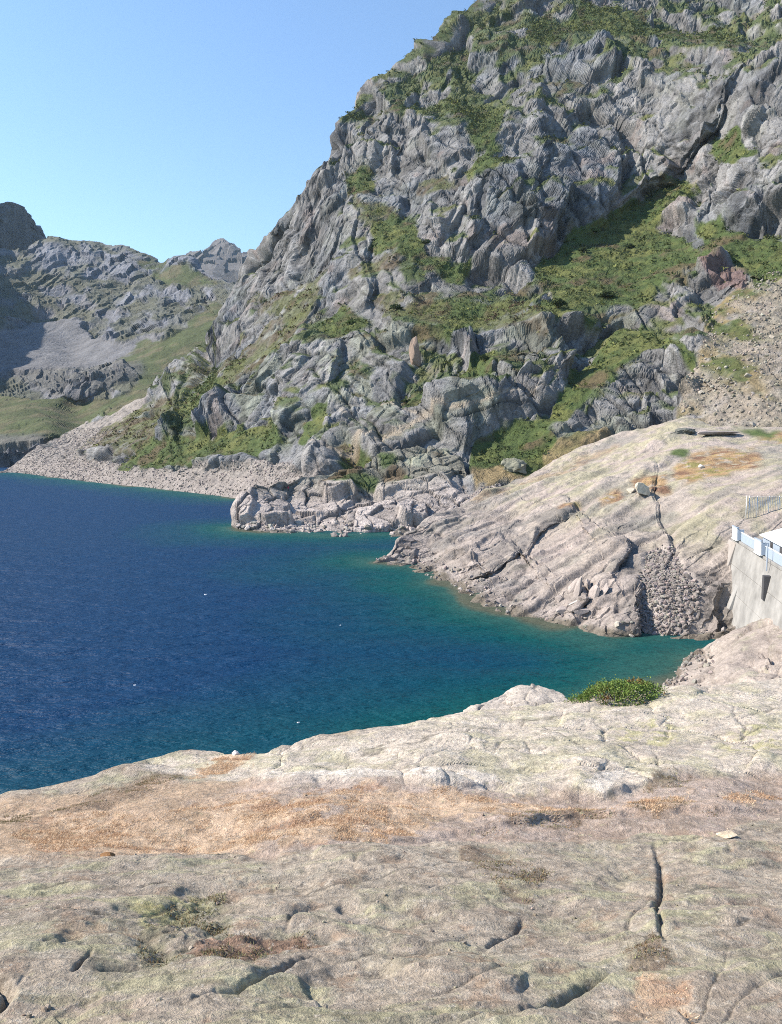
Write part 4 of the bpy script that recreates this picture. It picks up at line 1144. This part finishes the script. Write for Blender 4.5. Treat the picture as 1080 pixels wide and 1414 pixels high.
g_ = ground(Hd, 890, 692); boulder('boulder', g_ + np.array([0, 0, .9]), (1.6, 1.4, 1.9), 3, (.40, .37, .30), 'rounded pale boulder with shadow, at the brown grass patch of the headland')
g_ = ground(Hd, 872, 682); boulder('boulder', g_ + np.array([0, 0, .4]), (1.5, 1.2, 1.0), 4, (.42, .38, .31), 'low pale boulder touching the rounded boulder on the headland')
g_ = ground(Hd, 985, 604); boulder('rock_slab', g_ + np.array([0, 0, .35]), (8.5, 3.2, .9), 5, (.30, .27, .26), 'flat dark slab lying at the top of the headland under the talus', 'rock slab', .1)
g_ = ground(Hd, 948, 600); boulder('boulder', g_ + np.array([0, 0, .5]), (3.4, 2.4, 1.5), 6, (.11, .115, .105), 'dark blue-grey rock mound beside the flat slab', sub=4, rough=.6)
g_ = ground(Hd, 968, 651); boulder('boulder', g_ + np.array([0, 0, .3]), (.9, .7, .7), 7, (.50, .46, .42), 'small whitish boulder in the rust-brown heath of the headland')
g_ = ground(A, 712, 655); boulder('boulder', g_ + np.array([0, 0, 1.0]), (5.2, 3.5, 4.2), 18, (.20, .20, .155), 'greenish pointed rock standing in the yellow meadow behind the headland', sub=4, rough=.55)
g_ = ground(A, 566, 488); boulder('rock_pinnacle', g_ + np.array([0, 0, 4.5]), (3.6, 3.0, 9.0), 9, (.27, .205, .165), 'narrow orange-grey pinnacle on the lower wall', 'pinnacle', sub=2)
g_ = ground(A, 508, 590); boulder('standing_stone', g_ + np.array([0, 0, 1.8]), (1.3, 1.1, 2.9), 10, (.38, .36, .30), 'pale upright stone beside the path above the knoll', 'standing stone')
g_ = ground(Fg, 1006, 1160); boulder('loose_stone', g_ + np.array([0, 0, .02]), (.17, .10, .045), 14, (.56, .46, .33), 'flat ochre stone lying on the slab near the dry grass', 'stone', .2)
g_ = ground(Fg, 325, 1044); boulder('loose_stone', g_ + np.array([0, 0, .04]), (.10, .08, .07), 15, (.66, .62, .58), 'small white stone on the rim above the lake', 'stone')
g_ = ground(Fg, 150, 1174); boulder('dry_clod', g_ + np.array([0, 0, .03]), (.13, .09, .08), 16, (.20, .11, .05), 'dark brown clod at the lower edge of the dry grass', 'clod')
for k, (x, y, s_, lab) in enumerate(((1035, 530, 1.5, 'pale boulder standing out of the middle of the talus slope'), (972, 560, 1.3, 'pale boulder at the lower left corner of the talus, near the cliff foot'), (1066, 470, 1.6, 'pale boulder high on the talus by the right picture edge'),
                                     (1040, 588, 1.4, 'pale boulder at the foot of the talus above the headland'), (1000, 470, 1.1, 'small grey boulder in the grassy strip at the top left of the talus'))):
    boulder('talus_boulder', ground(A, x, y) + np.array([0, 0, .3 * s_]), (s_, s_ * .8, s_ * .75), 30 + k, (.33, .30, .26), lab, 'boulder', k, 'boulders on the talus')

stone_field('grit', rock, Fg, (1 - .7 * Fg.gold) * (Fg.U > -100) * (Fg.U < 1180) * (Fg.V > 1080) * sstep(.0, .4, fbm(Fg.P, .7, 3, seed=51)), 350, .005, .026, r1, M_RUB, (.26, .225, .18), 'small loose chips of rock on the near slab', power=3)
# leaning slabs above the waterline of the headland: pieces of it
for k, (x, y, sx_, sy_, sz_, tl, rz) in enumerate(((790, 812, .5, 1.3, 2.0, .35, .3), (800, 820, .6, 1.2, 2.2, .25, .1), (812, 818, .45, 1.2, 2.1, -.15, -.2), (824, 826, .5, 1.1, 1.7, .4, .4), (836, 820, .5, 1.0, 1.5, .5, .2), (778, 845, 1.5, 1.1, .6, .1, .5), (806, 848, 1.6, .9, .5, -.1, .2), (770, 826, .9, .9, .8, .2, 1.0))):
    o = boulder('slab_block', ground(Hd, x, y) + np.array([0, 0, .25 * sz_]), (sx_, sy_, sz_), 60 + k, (.31, .27, .25), '', 'x', 0, None, 1, .08)
    o.rotation_euler = (.15, tl, rz); o.parent = headland
    for q in ('label', 'category'):
        del o[q]

# driftwood
g1_, g2_ = ground(Hd, 784, 838), ground(Hd, 818, 833)


def tube(pts, rad, seg=8):
    pts = np.array(pts, float); V = []; n_ = len(pts)
    for i in range(n_):
        t_ = pts[min(i + 1, n_ - 1)] - pts[max(i - 1, 0)]; t_ /= np.linalg.norm(t_) + 1e-9
        up = np.array([0, 0, 1.]) if abs(t_[2]) < .9 else np.array([1., 0, 0])
        a = np.cross(t_, up); a /= np.linalg.norm(a); b_ = np.cross(a, t_)
        for k in range(seg):
            th = 2 * math.pi * k / seg
            V.append(pts[i] + (a * math.cos(th) + b_ * math.sin(th)) * rad[i])
    Fc = [(i * seg + k, i * seg + (k + 1) % seg, (i + 1) * seg + (k + 1) % seg, (i + 1) * seg + k) for i in range(n_ - 1) for k in range(seg)]
    c0 = len(V); V.append(pts[0]); V.append(pts[-1])
    T_ = [(k, c0, (k + 1) % seg, k) for k in range(seg)]
    return np.array(V), Fc, [((k + 1) % seg, k, c0) for k in range(seg)] + [((n_ - 1) * seg + k, (n_ - 1) * seg + (k + 1) % seg, c0 + 1) for k in range(seg)]


def tube_mesh(name, pts, rad, seg=8, smooth=True):
    V, q, t_ = tube(pts, rad, seg)
    me_ = bpy.data.meshes.new(name); me_.from_pydata([tuple(v) for v in V], [], q + t_); me_.update()
    if smooth: me_.shade_smooth()
    return me_


M_WOOD = mat_plain('bleached_wood', (.50, .46, .42), .9, .2, 6)
up_ = np.array([0, 0, .45])
o = new_obj('driftwood_log', tube_mesh('driftwood_log', [g1_ + up_, g1_ * .66 + g2_ * .34 + up_ * 1.25, g1_ * .3 + g2_ * .7 + up_ * 1.1, g2_ + up_], [.10, .17, .19, .14], 9), None, M_WOOD)
thing(o, 'bleached driftwood log lying on the broken rocks by the water', 'log')

# ------------------------------------------------------------------ shrubs on the mountain
r2 = np.random.default_rng(21)


def leaf_lumps(pos, size, col, r, nt=14):
    """Clumps of leaf-sized faces, one per position."""
    n_ = len(pos)
    c = r.normal(size=(n_, nt, 3)); c /= np.linalg.norm(c, axis=-1, keepdims=True)
    c[..., 2] = np.abs(c[..., 2]) * .8
    c = c * (.55 + .45 * r.random((n_, nt, 1))) * size[:, None, None]
    a = r.normal(size=(n_, nt, 3)); b_ = r.normal(size=(n_, nt, 3))
    a /= np.linalg.norm(a, axis=-1, keepdims=True); b_ /= np.linalg.norm(b_, axis=-1, keepdims=True)
    q = size[:, None, None] * .42
    V = np.stack([c - a * q, c + b_ * q, c + a * q], 2) + pos[:, None, None, :]
    C_ = np.broadcast_to((col[:, None] * r.uniform(.6, 1.4, (n_, nt, 1)))[:, :, None, :], V.shape)
    return V.reshape(-1, 3), np.arange(n_ * nt * 3).reshape(-1, 3), C_.reshape(-1, 3)


vw_ = np.clip(A.veg * .9 + A.led * .45 + A.heath * .5, 0, 1) ** 1.5 * (1 - A.scr)
ns_ = 20000
pos, k_ = scatter_pick(A, vw_, ns_, r2)
sz = (.45 + 1.5 * r2.random(ns_) ** 3) * (.7 + pos[:, 1] / 700)
hmix = (A.heath[:A.ny].ravel()[k_] * .8 + r2.random(ns_) * .35)[:, None]
cl = GREEN * .95 * (1 - hmix) + HEATH * .75 * hmix
cl = np.where(r2.random((ns_, 1)) < .35, YGREEN * r2.uniform(.7, 1.6, (ns_, 1)), cl)
V_, F_, C_ = leaf_lumps(pos, sz, cl, r2, 9)
stuff(new_obj('low_shrubs', mesh_from('low_shrubs', V_, F_, False, C_), mountain, M_SHRUB), 'low green and rusty shrubs on the ledges')
M_BARK = mat_plain('bark', (.10, .075, .055), .95, .2, 5)
SHR = [(546, 425, 5.2, 'dark green bush under the pillar on the lower wall'), (484, 446, 4.0, 'bright green bush on the grassy ledge of the lower wall'), (870, 335, 4.2, 'round dark bush alone in the middle of the sloping meadow'),
       (838, 405, 6.0, 'wide dark green bush at the bottom of the sloping meadow'), (806, 345, 4.5, 'dark bush at the left edge of the sloping meadow'), (822, 318, 5.0, 'pale green bush high in the sloping meadow by the cliff'),
       (770, 430, 6.5, 'dark tree-like bush in the shaded corner left of the meadow'), (560, 556, 3.2, 'dark bush by the path in the middle of the wall'), (244, 600, 3.4, 'dark bush beside the rock tooth above the far beach'), (670, 500, 4.0, 'long dark bush on the green ramp of the wall'), (590, 340, 4.5, 'dark bush in the green hollow of the upper wall')]
for k, (x, y, s_, lab) in enumerate(SHR):
    g_ = ground(A, x, y)
    root = thing(new_obj('mountain_bush', None), lab, 'bush', 'bushes on the mountain wall')
    root.location = tuple(g_)
    n_ = 46
    p_ = r2.normal(size=(n_, 3)); p_ /= np.linalg.norm(p_, axis=1, keepdims=True); p_[:, 2] = np.abs(p_[:, 2])
    p_ = p_ * r2.random((n_, 1)) ** .4 * np.array([s_ * .62, s_ * .45, s_ * .42]) + np.array([0, 0, s_ * .12])
    tint_ = (GREEN * (1.5 if 'bright' in lab or 'pale' in lab else .75))[None] * r2.uniform(.7, 1.3, (n_, 1))
    V_, F_, C_ = leaf_lumps(p_, np.full(n_, s_ * .16), tint_, r2, 26)
    new_obj('crown', mesh_from('crown', V_, F_, False, C_), root, M_SHRUB)
    new_obj('trunk', tube_mesh('trunk', [(0, 0, -.5), (.1, 0, s_ * .2), (.0, .1, s_ * .4)], [s_ * .03, s_ * .022, s_ * .01], 6), root, M_BARK)

# ------------------------------------------------------------------ bush on the rim of the near rock
r3 = np.random.default_rng(31)
pb_ = ground(Fg, 850, 966)
bush = thing(new_obj('alpenrose_bush', None), 'low rounded green bush with reddish leaf tips on the rim of the near rock', 'bush')
bush.location = tuple(pb_)
NL = 9500
Dn = pb_[1]; pxm = Dn / F
bw, bd_, bh_ = 66 * pxm, 34 * pxm, 36 * pxm
tilt = np.array([1, 0, .19])
th = r3.uniform(0, 2 * math.pi, NL); rr = np.sqrt(r3.random(NL))
rim_ = 1 + .22 * fbm(np.stack([np.cos(th) * 2, np.sin(th) * 2, th * 0], -1), 1, 3, seed=2) + .10 * r3.normal(size=NL) * (rr > .8)
lx, ly = rr * np.cos(th) * rim_, rr * np.sin(th) * rim_
hgt = np.sqrt(np.clip(1 - rr ** 2.2, 0, 1)) * (0.82 + .5 * fbm(np.stack([lx * 4, ly * 4, lx * 0], -1), 1, 3))
hgt *= np.clip(1.05 - .45 * np.clip(lx, 0, 1), 0, 1)
dep = r3.random(NL) ** 1.8 * .5
keep_ = fbm(np.stack([lx * 3, ly * 3, lx * 0], -1), .5, 3, seed=7) > -.30
hgt = hgt + (r3.random(NL) < .06) * r3.uniform(.05, .28, NL)
base = np.stack([lx * bw, ly * bd_, lx * bw * .19 + hgt * bh_ * (1 - dep) - .05], -1)
dirn = np.stack([lx, ly, .6 + hgt], -1); dirn /= np.linalg.norm(dirn, axis=1, keepdims=True)
ld = dirn + r3.normal(size=(NL, 3)) * .55; ld /= np.linalg.norm(ld, axis=1, keepdims=True)
sdv = np.cross(ld, r3.normal(size=(NL, 3))); sdv /= np.linalg.norm(sdv, axis=1, keepdims=True)
ll = r3.uniform(.035, .065, NL)[:, None]; lw = ll * .30
V_ = np.stack([base - ld * ll * .5, base + sdv * lw, base + ld * ll * .5, base - sdv * lw], 1)
redm = sstep(.12, .45, fbm(base, .45, 3, seed=4.2) + .1 * r3.normal(size=NL))[:, None]
lc = np.array([.14, .21, .05]) * r3.uniform(.6, 1.5, (NL, 1)); lc = lc * (1 - redm) + np.array([.19, .10, .04]) * r3.uniform(.6, 1.3, (NL, 1)) * redm
lc = np.where(r3.random((NL, 1)) < .12, np.array([.17, .20, .06]), lc)
V_, lc = V_[keep_], lc[keep_]; NL = len(V_)
new_obj('foliage', mesh_from('foliage', V_.reshape(-1, 3), np.arange(NL * 4).reshape(-1, 4), False, np.repeat(lc[:, None], 4, 1)), bush, M_SHRUB)
for k in range(9):
    a = k * 2.4
    e_ = np.array([math.cos(a) * bw * .6, math.sin(a) * bd_ * .6, bh_ * .55 + math.cos(a) * bw * .11])
    new_obj('stem', tube_mesh('stem', [(0, 0, -.1), tuple(e_ * .5 + np.array([0, 0, .02])), tuple(e_)], [.018, .012, .005], 5), bush, M_BARK)

# ------------------------------------------------------------------ dry grass in the trough of the near rock
NB = 42000
gw = np.clip(Fg.gold, 0, 1) ** 1.3 + .05 * Fg.brown * Fg.band
gw[:, :] *= (Fg.U > -120) & (Fg.U < 1200)
clump = sstep(-.25, .35, fbm(Fg.P, .22, 3, seed=31) + .6 * fbm(Fg.P, .8, 2, seed=32))
pos, k_ = scatter_pick(Fg, gw * (.08 + clump), NB, r3)
cl_ = clump[:Fg.ny].ravel()[k_]
pos = pos + np.stack([r3.normal(size=NB) * .012, r3.normal(size=NB) * .012, np.zeros(NB) - .006], -1)
hb = (r3.uniform(.015, .045, NB) * (.5 + .9 * cl_))[:, None]
lean = np.stack([r3.normal(size=NB) * .55 + .5, r3.normal(size=NB) * .5, np.ones(NB)], -1)
lean /= np.linalg.norm(lean, axis=1, keepdims=True)
side = np.cross(lean, r3.normal(size=(NB, 3))); side /= np.linalg.norm(side, axis=1, keepdims=True)
wb = r3.uniform(.0022, .0045, NB)[:, None]
V_ = np.stack([pos - side * wb, pos + side * wb, pos + lean * hb], 1)
gc_ = np.array([.66, .49, .33]) * r3.uniform(.6, 1.25, (NB, 1)); gc_ = np.where(r3.random((NB, 1)) < .35 + .3 * (strk[:Fg.ny].ravel()[k_][:, None] > .08), np.array([.42, .26, .16]), gc_)
stuff(new_obj('dry_grass', mesh_from('dry_grass', V_.reshape(-1, 3), np.arange(NB * 3).reshape(-1, 3), False, np.repeat(gc_[:, None], 3, 1)), None, M_GRASSY), 'golden dry grass in the trough of the near rock')
# grass and heath tufts in the hollows
NT = 9000
tw = np.clip(Fg.hollow * .6 + Fg.brown * .35, 0, 1) * (Fg.U > -60) * (Fg.U < 1140)
pos, k_ = scatter_pick(Fg, tw * sstep(-.1, .4, fbm(Fg.P, .25, 3, seed=41)), NT, r3)
hb = r3.uniform(.012, .04, NT)[:, None]
lean = r3.normal(size=(NT, 3)) * .6 + np.array([0, 0, 1]); lean /= np.linalg.norm(lean, axis=1, keepdims=True)
side = np.cross(lean, r3.normal(size=(NT, 3))); side /= np.linalg.norm(side, axis=1, keepdims=True)
wb = r3.uniform(.002, .006, NT)[:, None]
V_ = np.stack([pos - side * wb, pos + side * wb, pos + lean * hb], 1)
gc_ = np.where(r3.random((NT, 1)) < .5, np.array([.24, .17, .10]), np.array([.22, .22, .12])) * r3.uniform(.6, 1.3, (NT, 1))
stuff(new_obj('heath_tufts', mesh_from('heath_tufts', V_.reshape(-1, 3), np.arange(NT * 3).reshape(-1, 3), False, np.repeat(gc_[:, None], 3, 1)), None, M_GRASSY), 'short brown heath and moss in the rock hollows')

# ------------------------------------------------------------------ outcrop just below the rim
SIL_G = [(560, 1006), (600, 992), (640, 984), (662, 972), (690, 956), (712, 948), (745, 945), (768, 951), (784, 962), (800, 975), (820, 990)]
CT_G = [(560, 1006, 22), (640, 985, 23), (700, 953, 25), (745, 946, 25.5), (784, 963, 24.5), (820, 990, 23), (700, 1000, 21), (780, 1000, 21.5), (600, 1030, 20), (800, 1030, 20)]
G = Sheet(565, 815, 200, SIL_G, [(560, 1020), (820, 1030)], 90, CT_G, back=10, back_len=.35, back_slope=1.3).finish()
P = G.P
q1, qe, qi = facets(P + np.stack([fbm(P, 1.2, 3, seed=k + 1.2) for k in range(3)], -1) * .4, 1.0, 51, .7)
G.P = P + G.N * (q1 * .12 + fbm(P, .9, 4) * .12 + fbm(P, .2, 3) * .03 - .06 * np.exp(-qe / .06))[..., None]
ng = fbm(P, .5, 4, seed=3)
col = lerp(np.broadcast_to(np.array([.52, .46, .40]), P.shape).copy(), np.array([.40, .36, .32]), sstep(-.1, .4, ng)); col *= (.75 + .25 * sstep(0, .1, qe))[..., None]
structure(new_obj('rim_outcrop', G.mesh('rim_outcrop', True, col), None, rock.data.materials[0]), 'rounded outcrop below the rim of the near rock')
# ------------------------------------------------------------------ dam at the right edge
M_CONC = mat_plain('dam_concrete', (.25, .245, .235), .9, .4, .35, bump=.02)
M_CONC2 = mat_plain('buttress_concrete', (.29, .265, .245), .9, .2, .6, bump=.02)
M_WHITE = mat_plain('white_panel', (.62, .64, .66), .5, .05, 2)
M_SHADE = mat_plain('shade_blue_sheet', (.30, .36, .44), .55, .08, 1.5)  # blue-grey shade of the panel and house faces put into the colour
M_STEEL = mat_plain('galvanised_steel', (.58, .60, .62), .45, .1, 4, metal=.6)
M_DARK = mat_plain('dark_opening', (.07, .07, .075), .6, .2, 2)  # near-black for the shade in the wall niche, also on the windows
O = np.array([49.6, 102.0, 0.0]); ax = np.array([-.23, -.973, 0]); nl = np.array([-.973, .23, 0]); zz = np.array([0, 0, 1.0])


def dpt(s_, t_, z_):
    return O + ax * s_ + nl * t_ + zz * z_


def hexa(name, parent, c8, mat, bevel=0.0):
    """Eight corners: bottom four, then top four, same order."""
    me_ = bpy.data.meshes.new(name)
    me_.from_pydata([tuple(v) for v in c8], [], [(0, 3, 2, 1), (4, 5, 6, 7), (0, 1, 5, 4), (1, 2, 6, 5), (2, 3, 7, 6), (3, 0, 4, 7)]); me_.update()
    import bmesh
    bm_ = bmesh.new(); bm_.from_mesh(me_); bmesh.ops.recalc_face_normals(bm_, faces=bm_.faces)
    if bevel: bmesh.ops.bevel(bm_, geom=bm_.edges[:], offset=bevel, segments=1, affect='EDGES')
    bm_.to_mesh(me_); bm_.free(); me_.shade_flat()
    return new_obj(name, me_, parent, mat)


def dbox(name, parent, s0, s1, t0, t1, z0_, z1_, mat, bevel=0.0):
    return hexa(name, parent, [dpt(s0, t0, z0_), dpt(s1, t0, z0_), dpt(s1, t1, z0_), dpt(s0, t1, z0_), dpt(s0, t0, z1_), dpt(s1, t0, z1_), dpt(s1, t1, z1_), dpt(s0, t1, z1_)], mat, bevel)


dam = thing(new_obj('dam', None), 'pale concrete dam wall with overhanging walkway at the right edge', 'dam')
# wall with battered lake face
zl = [-4, 1.2, 4.3, 7.4, 10.4]
for q in range(4):
    za, zb_ = zl[q], zl[q + 1] - .05
    ta, tb = 4.6 - 2.6 * (za + 4) / 14.4, 4.6 - 2.6 * (zb_ + 4) / 14.4
    for s0, s1 in ((-1.5, 8.95), (9.0, 20.95), (21.0, 33.0), (33.05, 46)):
        hexa('wall_block', dam, [dpt(s0, ta, za), dpt(s1, ta, za), dpt(s1, -4, za), dpt(s0, -4, za), dpt(s0, tb, zb_), dpt(s1, tb, zb_), dpt(s1, -4, zb_), dpt(s0, -4, zb_)], M_CONC, .03)
hexa('buttress', dam, [dpt(-3.0, 6.0, -4), dpt(1.4, 6.0, -4), dpt(1.4, 1.0, -4), dpt(-3.0, 1.0, -4), dpt(-3.0, 2.15, 10.2), dpt(1.4, 2.15, 10.2), dpt(1.4, 1, 10.2), dpt(-3.0, 1, 10.2)], M_CONC2, .06)
hexa('buttress', dam, [dpt(6.2, 6.0, -4), dpt(7.8, 6.0, -4), dpt(7.8, 2.0, -4), dpt(6.2, 2.0, -4), dpt(6.2, 2.9, 5.5), dpt(7.8, 2.9, 5.5), dpt(7.8, 2, 5.5), dpt(6.2, 2, 5.5)], M_CONC, .06)
dbox('crest_slab', dam, -1.4, 46.1, -4.2, 2.06, 10.42, 10.75, M_CONC, .03)
dbox('niche_shade', dam, 19.7, 20.5, 1.5, 2.95, 6.4, 9.2, M_DARK, .03)  # solid dark block standing in for the shade inside a wall niche
dbox('post', dam, 19.2, 19.32, 2.36, 2.48, 9.6, 12.7, M_SHADE, .02)
# two projecting bays of the walkway, each an open steel box
for s0 in (0.0, 12.8):
    bay = dbox('walkway_bay', dam, s0, s0 + 3.0, 1.45, 2.3, 10.77, 10.86, M_CONC, .02)
    dbox('side_panel', bay, s0 + .02, s0 + 2.98, 2.24, 2.34, 10.88, 12.45, M_WHITE, .01)
    for q in (1.0, 2.0):
        dbox('panel_joint', bay, s0 + q - .03, s0 + q + .03, 2.342, 2.37, 10.92, 12.40, M_STEEL)
    dbox('panel_sill', bay, s0, s0 + 3.05, 2.1, 2.44, 10.765, 10.87, M_WHITE, .01)
    dbox('front_panel', bay, s0 + 2.94, s0 + 3.04, 1.45, 2.22, 10.88, 12.35, M_SHADE, .01)
    dbox('back_panel', bay, s0 - .04, s0 + .06, 1.45, 2.22, 10.88, 12.35, M_SHADE, .01)
    dbox('handrail', bay, s0 - .1, s0 + 3.1, 2.2, 2.4, 12.47, 12.56, M_SHADE, .01)
for s0, s1 in ((3.1, 12.7), (15.9, 46)):
    dbox('parapet', dam, s0, s1, 1.7, 1.82, 10.77, 11.9, M_SHADE, .01)
    dbox('parapet_rail', dam, s0, s1, 1.65, 1.87, 11.92, 12.0, M_WHITE, .01)
# valve house with a sloping sheet roof
house = thing(new_obj('valve_house', None), 'small house with shade-blue walls and white sloping roof on the dam crest', 'house')
dbox('wall', house, 11.5, 30, -1.7, 1.1, 10.76, 12.6, M_SHADE, .02)
hexa('roof', house, [dpt(11.0, 1.42, 12.62), dpt(30.5, 1.42, 12.62), dpt(30.5, -2.0, 13.75), dpt(11.0, -2.0, 13.75), dpt(11.0, 1.42, 12.76), dpt(30.5, 1.42, 12.76), dpt(30.5, -2.0, 13.9), dpt(11.0, -2.0, 13.9)], M_WHITE, .02)
for s_ in (15, 19.1, 23.2):
    w_ = dbox('window', house, s_, s_ + 1.1, 1.09, 1.14, 11.6, 12.4, M_DARK)
dbox('gable_panel', house, 30.0, 30.06, -1.4, .9, 10.8, 12.5, M_SHADE)

# mesh fence behind the dam end
fence = thing(new_obj('mesh_fence', None), 'tall galvanised mesh fence on the rock behind the dam', 'fence')
fx = [at(x, 712, 112)[0] for x in (1030, 1034, 1045, 1061, 1075, 1096)]
zb = [ground(Hd, x, 714)[2] - .4 for x in (1030, 1034, 1045, 1061, 1075, 1096)]
FY = 112.0
for k, x in enumerate(fx):
    new_obj('post', tube_mesh('post', [(x, FY, zb[k] - 1), (x, FY, 15.9)], [.06, .06], 6), fence, M_STEEL)
for k in range(1, len(fx) - 1):
    x0_, x1_ = fx[k], fx[k + 1]
    zl = max(zb[k], zb[k + 1]) + .3
    for zr in (zl, 15.7):
        new_obj('rail', tube_mesh('rail', [(x0_, FY, zr), (x1_, FY, zr)], [.05, .05], 6), fence, M_STEEL)
    nb_ = max(2, int((x1_ - x0_) / .24))
    for j in range(1, nb_):
        xx = x0_ + (x1_ - x0_) * j / nb_
        new_obj('bar', tube_mesh('bar', [(xx, FY, zl), (xx, FY, 15.7)], [.028, .028], 4), fence, M_STEEL)

# ------------------------------------------------------------------ hiker in red by the shore
def person(pos, h, yaw, shirt, trousers, label):
    k = h / 1.75
    root = thing(new_obj('person', None), label, 'person')
    root.location = tuple(pos); root.rotation_euler = (0, 0, yaw)
    J = dict(pel=(0, 0, .95), sp=(0, .02, 1.15), ch=(0, .03, 1.38), nk=(0, .02, 1.5), hd=(0, -.01, 1.6), tp=(0, -.01, 1.72),
             sl=(-.18, .02, 1.42), el=(-.25, .03, 1.14), wl=(-.22, -.12, .92), sr=(.18, .02, 1.42), er=(.25, .03, 1.14), wr=(.23, -.10, .90),
             hl=(-.09, 0, .90), kl=(-.10, -.10, .50), al=(-.10, -.02, .08), tl=(-.10, -.16, .03), hr=(.09, 0, .90), kr=(.10, .04, .50), ar=(.11, .16, .08), tr=(.11, .04, .03))
    R = dict(pel=.15, sp=.14, ch=.16, nk=.06, hd=.10, tp=.08, sl=.07, el=.05, wl=.035, sr=.07, er=.05, wr=.035, hl=.10, kl=.065, al=.045, tl=.04, hr=.10, kr=.065, ar=.045, tr=.04)
    ed = [('pel', 'sp'), ('sp', 'ch'), ('ch', 'nk'), ('nk', 'hd'), ('hd', 'tp'), ('ch', 'sl'), ('sl', 'el'), ('el', 'wl'), ('ch', 'sr'), ('sr', 'er'), ('er', 'wr'), ('pel', 'hl'), ('hl', 'kl'), ('kl', 'al'), ('al', 'tl'), ('pel', 'hr'), ('hr', 'kr'), ('kr', 'ar'), ('ar', 'tr')]
    nm = list(J)
    me_ = bpy.data.meshes.new('body'); me_.from_pydata([tuple(np.array(J[q]) * k) for q in nm], [(nm.index(a), nm.index(c)) for a, c in ed], []); me_.update()
    o_ = new_obj('body', me_, root)
    md = o_.modifiers.new('skin', 'SKIN')
    for i, q in enumerate(nm): me_.skin_vertices[0].data[i].radius = (R[q] * k, R[q] * k * .8)
    me_.skin_vertices[0].data[0].use_root = True
    o_.modifiers.new('sub', 'SUBSURF').levels = 1; o_.modifiers['sub'].render_levels = 1
    m_, n_, b_ = mat_new('hiker_clothes')
    tc_ = n_.nodes.new('ShaderNodeTexCoord'); sx = n_.nodes.new('ShaderNodeSeparateXYZ'); n_.links.new(tc_.outputs['Object'], sx.inputs[0])
    mr = n_.nodes.new('ShaderNodeMath'); mr.operation = 'DIVIDE'; n_.links.new(sx.outputs[2], mr.inputs[0]); mr.inputs[1].default_value = 1.8 * k
    rp = ramp(n_, mr.outputs[0], [(0, (.05, .04, .035)), (.06, trousers), (.52, shirt), (.83, (.45, .28, .2)), (.92, (.06, .04, .03))]); rp.color_ramp.interpolation = 'CONSTANT'
    n_.links.new(rp.outputs[0], b_.inputs['Base Color']); b_.inputs['Roughness'].default_value = .9
    me_.materials.append(m_)
    bp = hexa('backpack', root, [np.array(v) * k for v in ((-.15, .12, 1.02), (.15, .12, 1.02), (.15, .32, 1.02), (-.15, .32, 1.02), (-.13, .12, 1.5), (.13, .12, 1.5), (.13, .27, 1.5), (-.13, .27, 1.5))], mat_plain('backpack_cloth', (.16, .03, .05), .9, .1, 5), .03 * k)
    return root


gp = ground(Cc, 400, 667)
person(gp, 1.75, .9, (.42, .05, .09), (.10, .09, .10), 'hiker in a red top standing on the pale rocks by the shore')
# ------------------------------------------------------------------ the air
hz = bpy.data.meshes.new('haze')
x0, x1, y0, y1, z0, z1 = -2600, 1500, -400, 4300, -16, 1250
hz.from_pydata([(x, y, z) for x in (x0, x1) for y in (y0, y1) for z in (z0, z1)], [], [(0, 1, 3, 2), (4, 6, 7, 5), (0, 4, 5, 1), (2, 3, 7, 6), (0, 2, 6, 4), (1, 5, 7, 3)])
hm_ = bpy.data.materials.new('haze_air'); hm_.use_nodes = True
hn = hm_.node_tree; hn.nodes.clear()
pv = hn.nodes.new('ShaderNodeVolumePrincipled'); ho = hn.nodes.new('ShaderNodeOutputMaterial')
pv.inputs['Color'].default_value = (.50, .74, .98, 1); pv.inputs['Density'].default_value = .00003; pv.inputs['Anisotropy'].default_value = 0.2
hn.links.new(pv.outputs[0], ho.inputs['Volume'])
stuff(new_obj('haze', hz, None, hm_), 'thin blue mountain haze in the air')
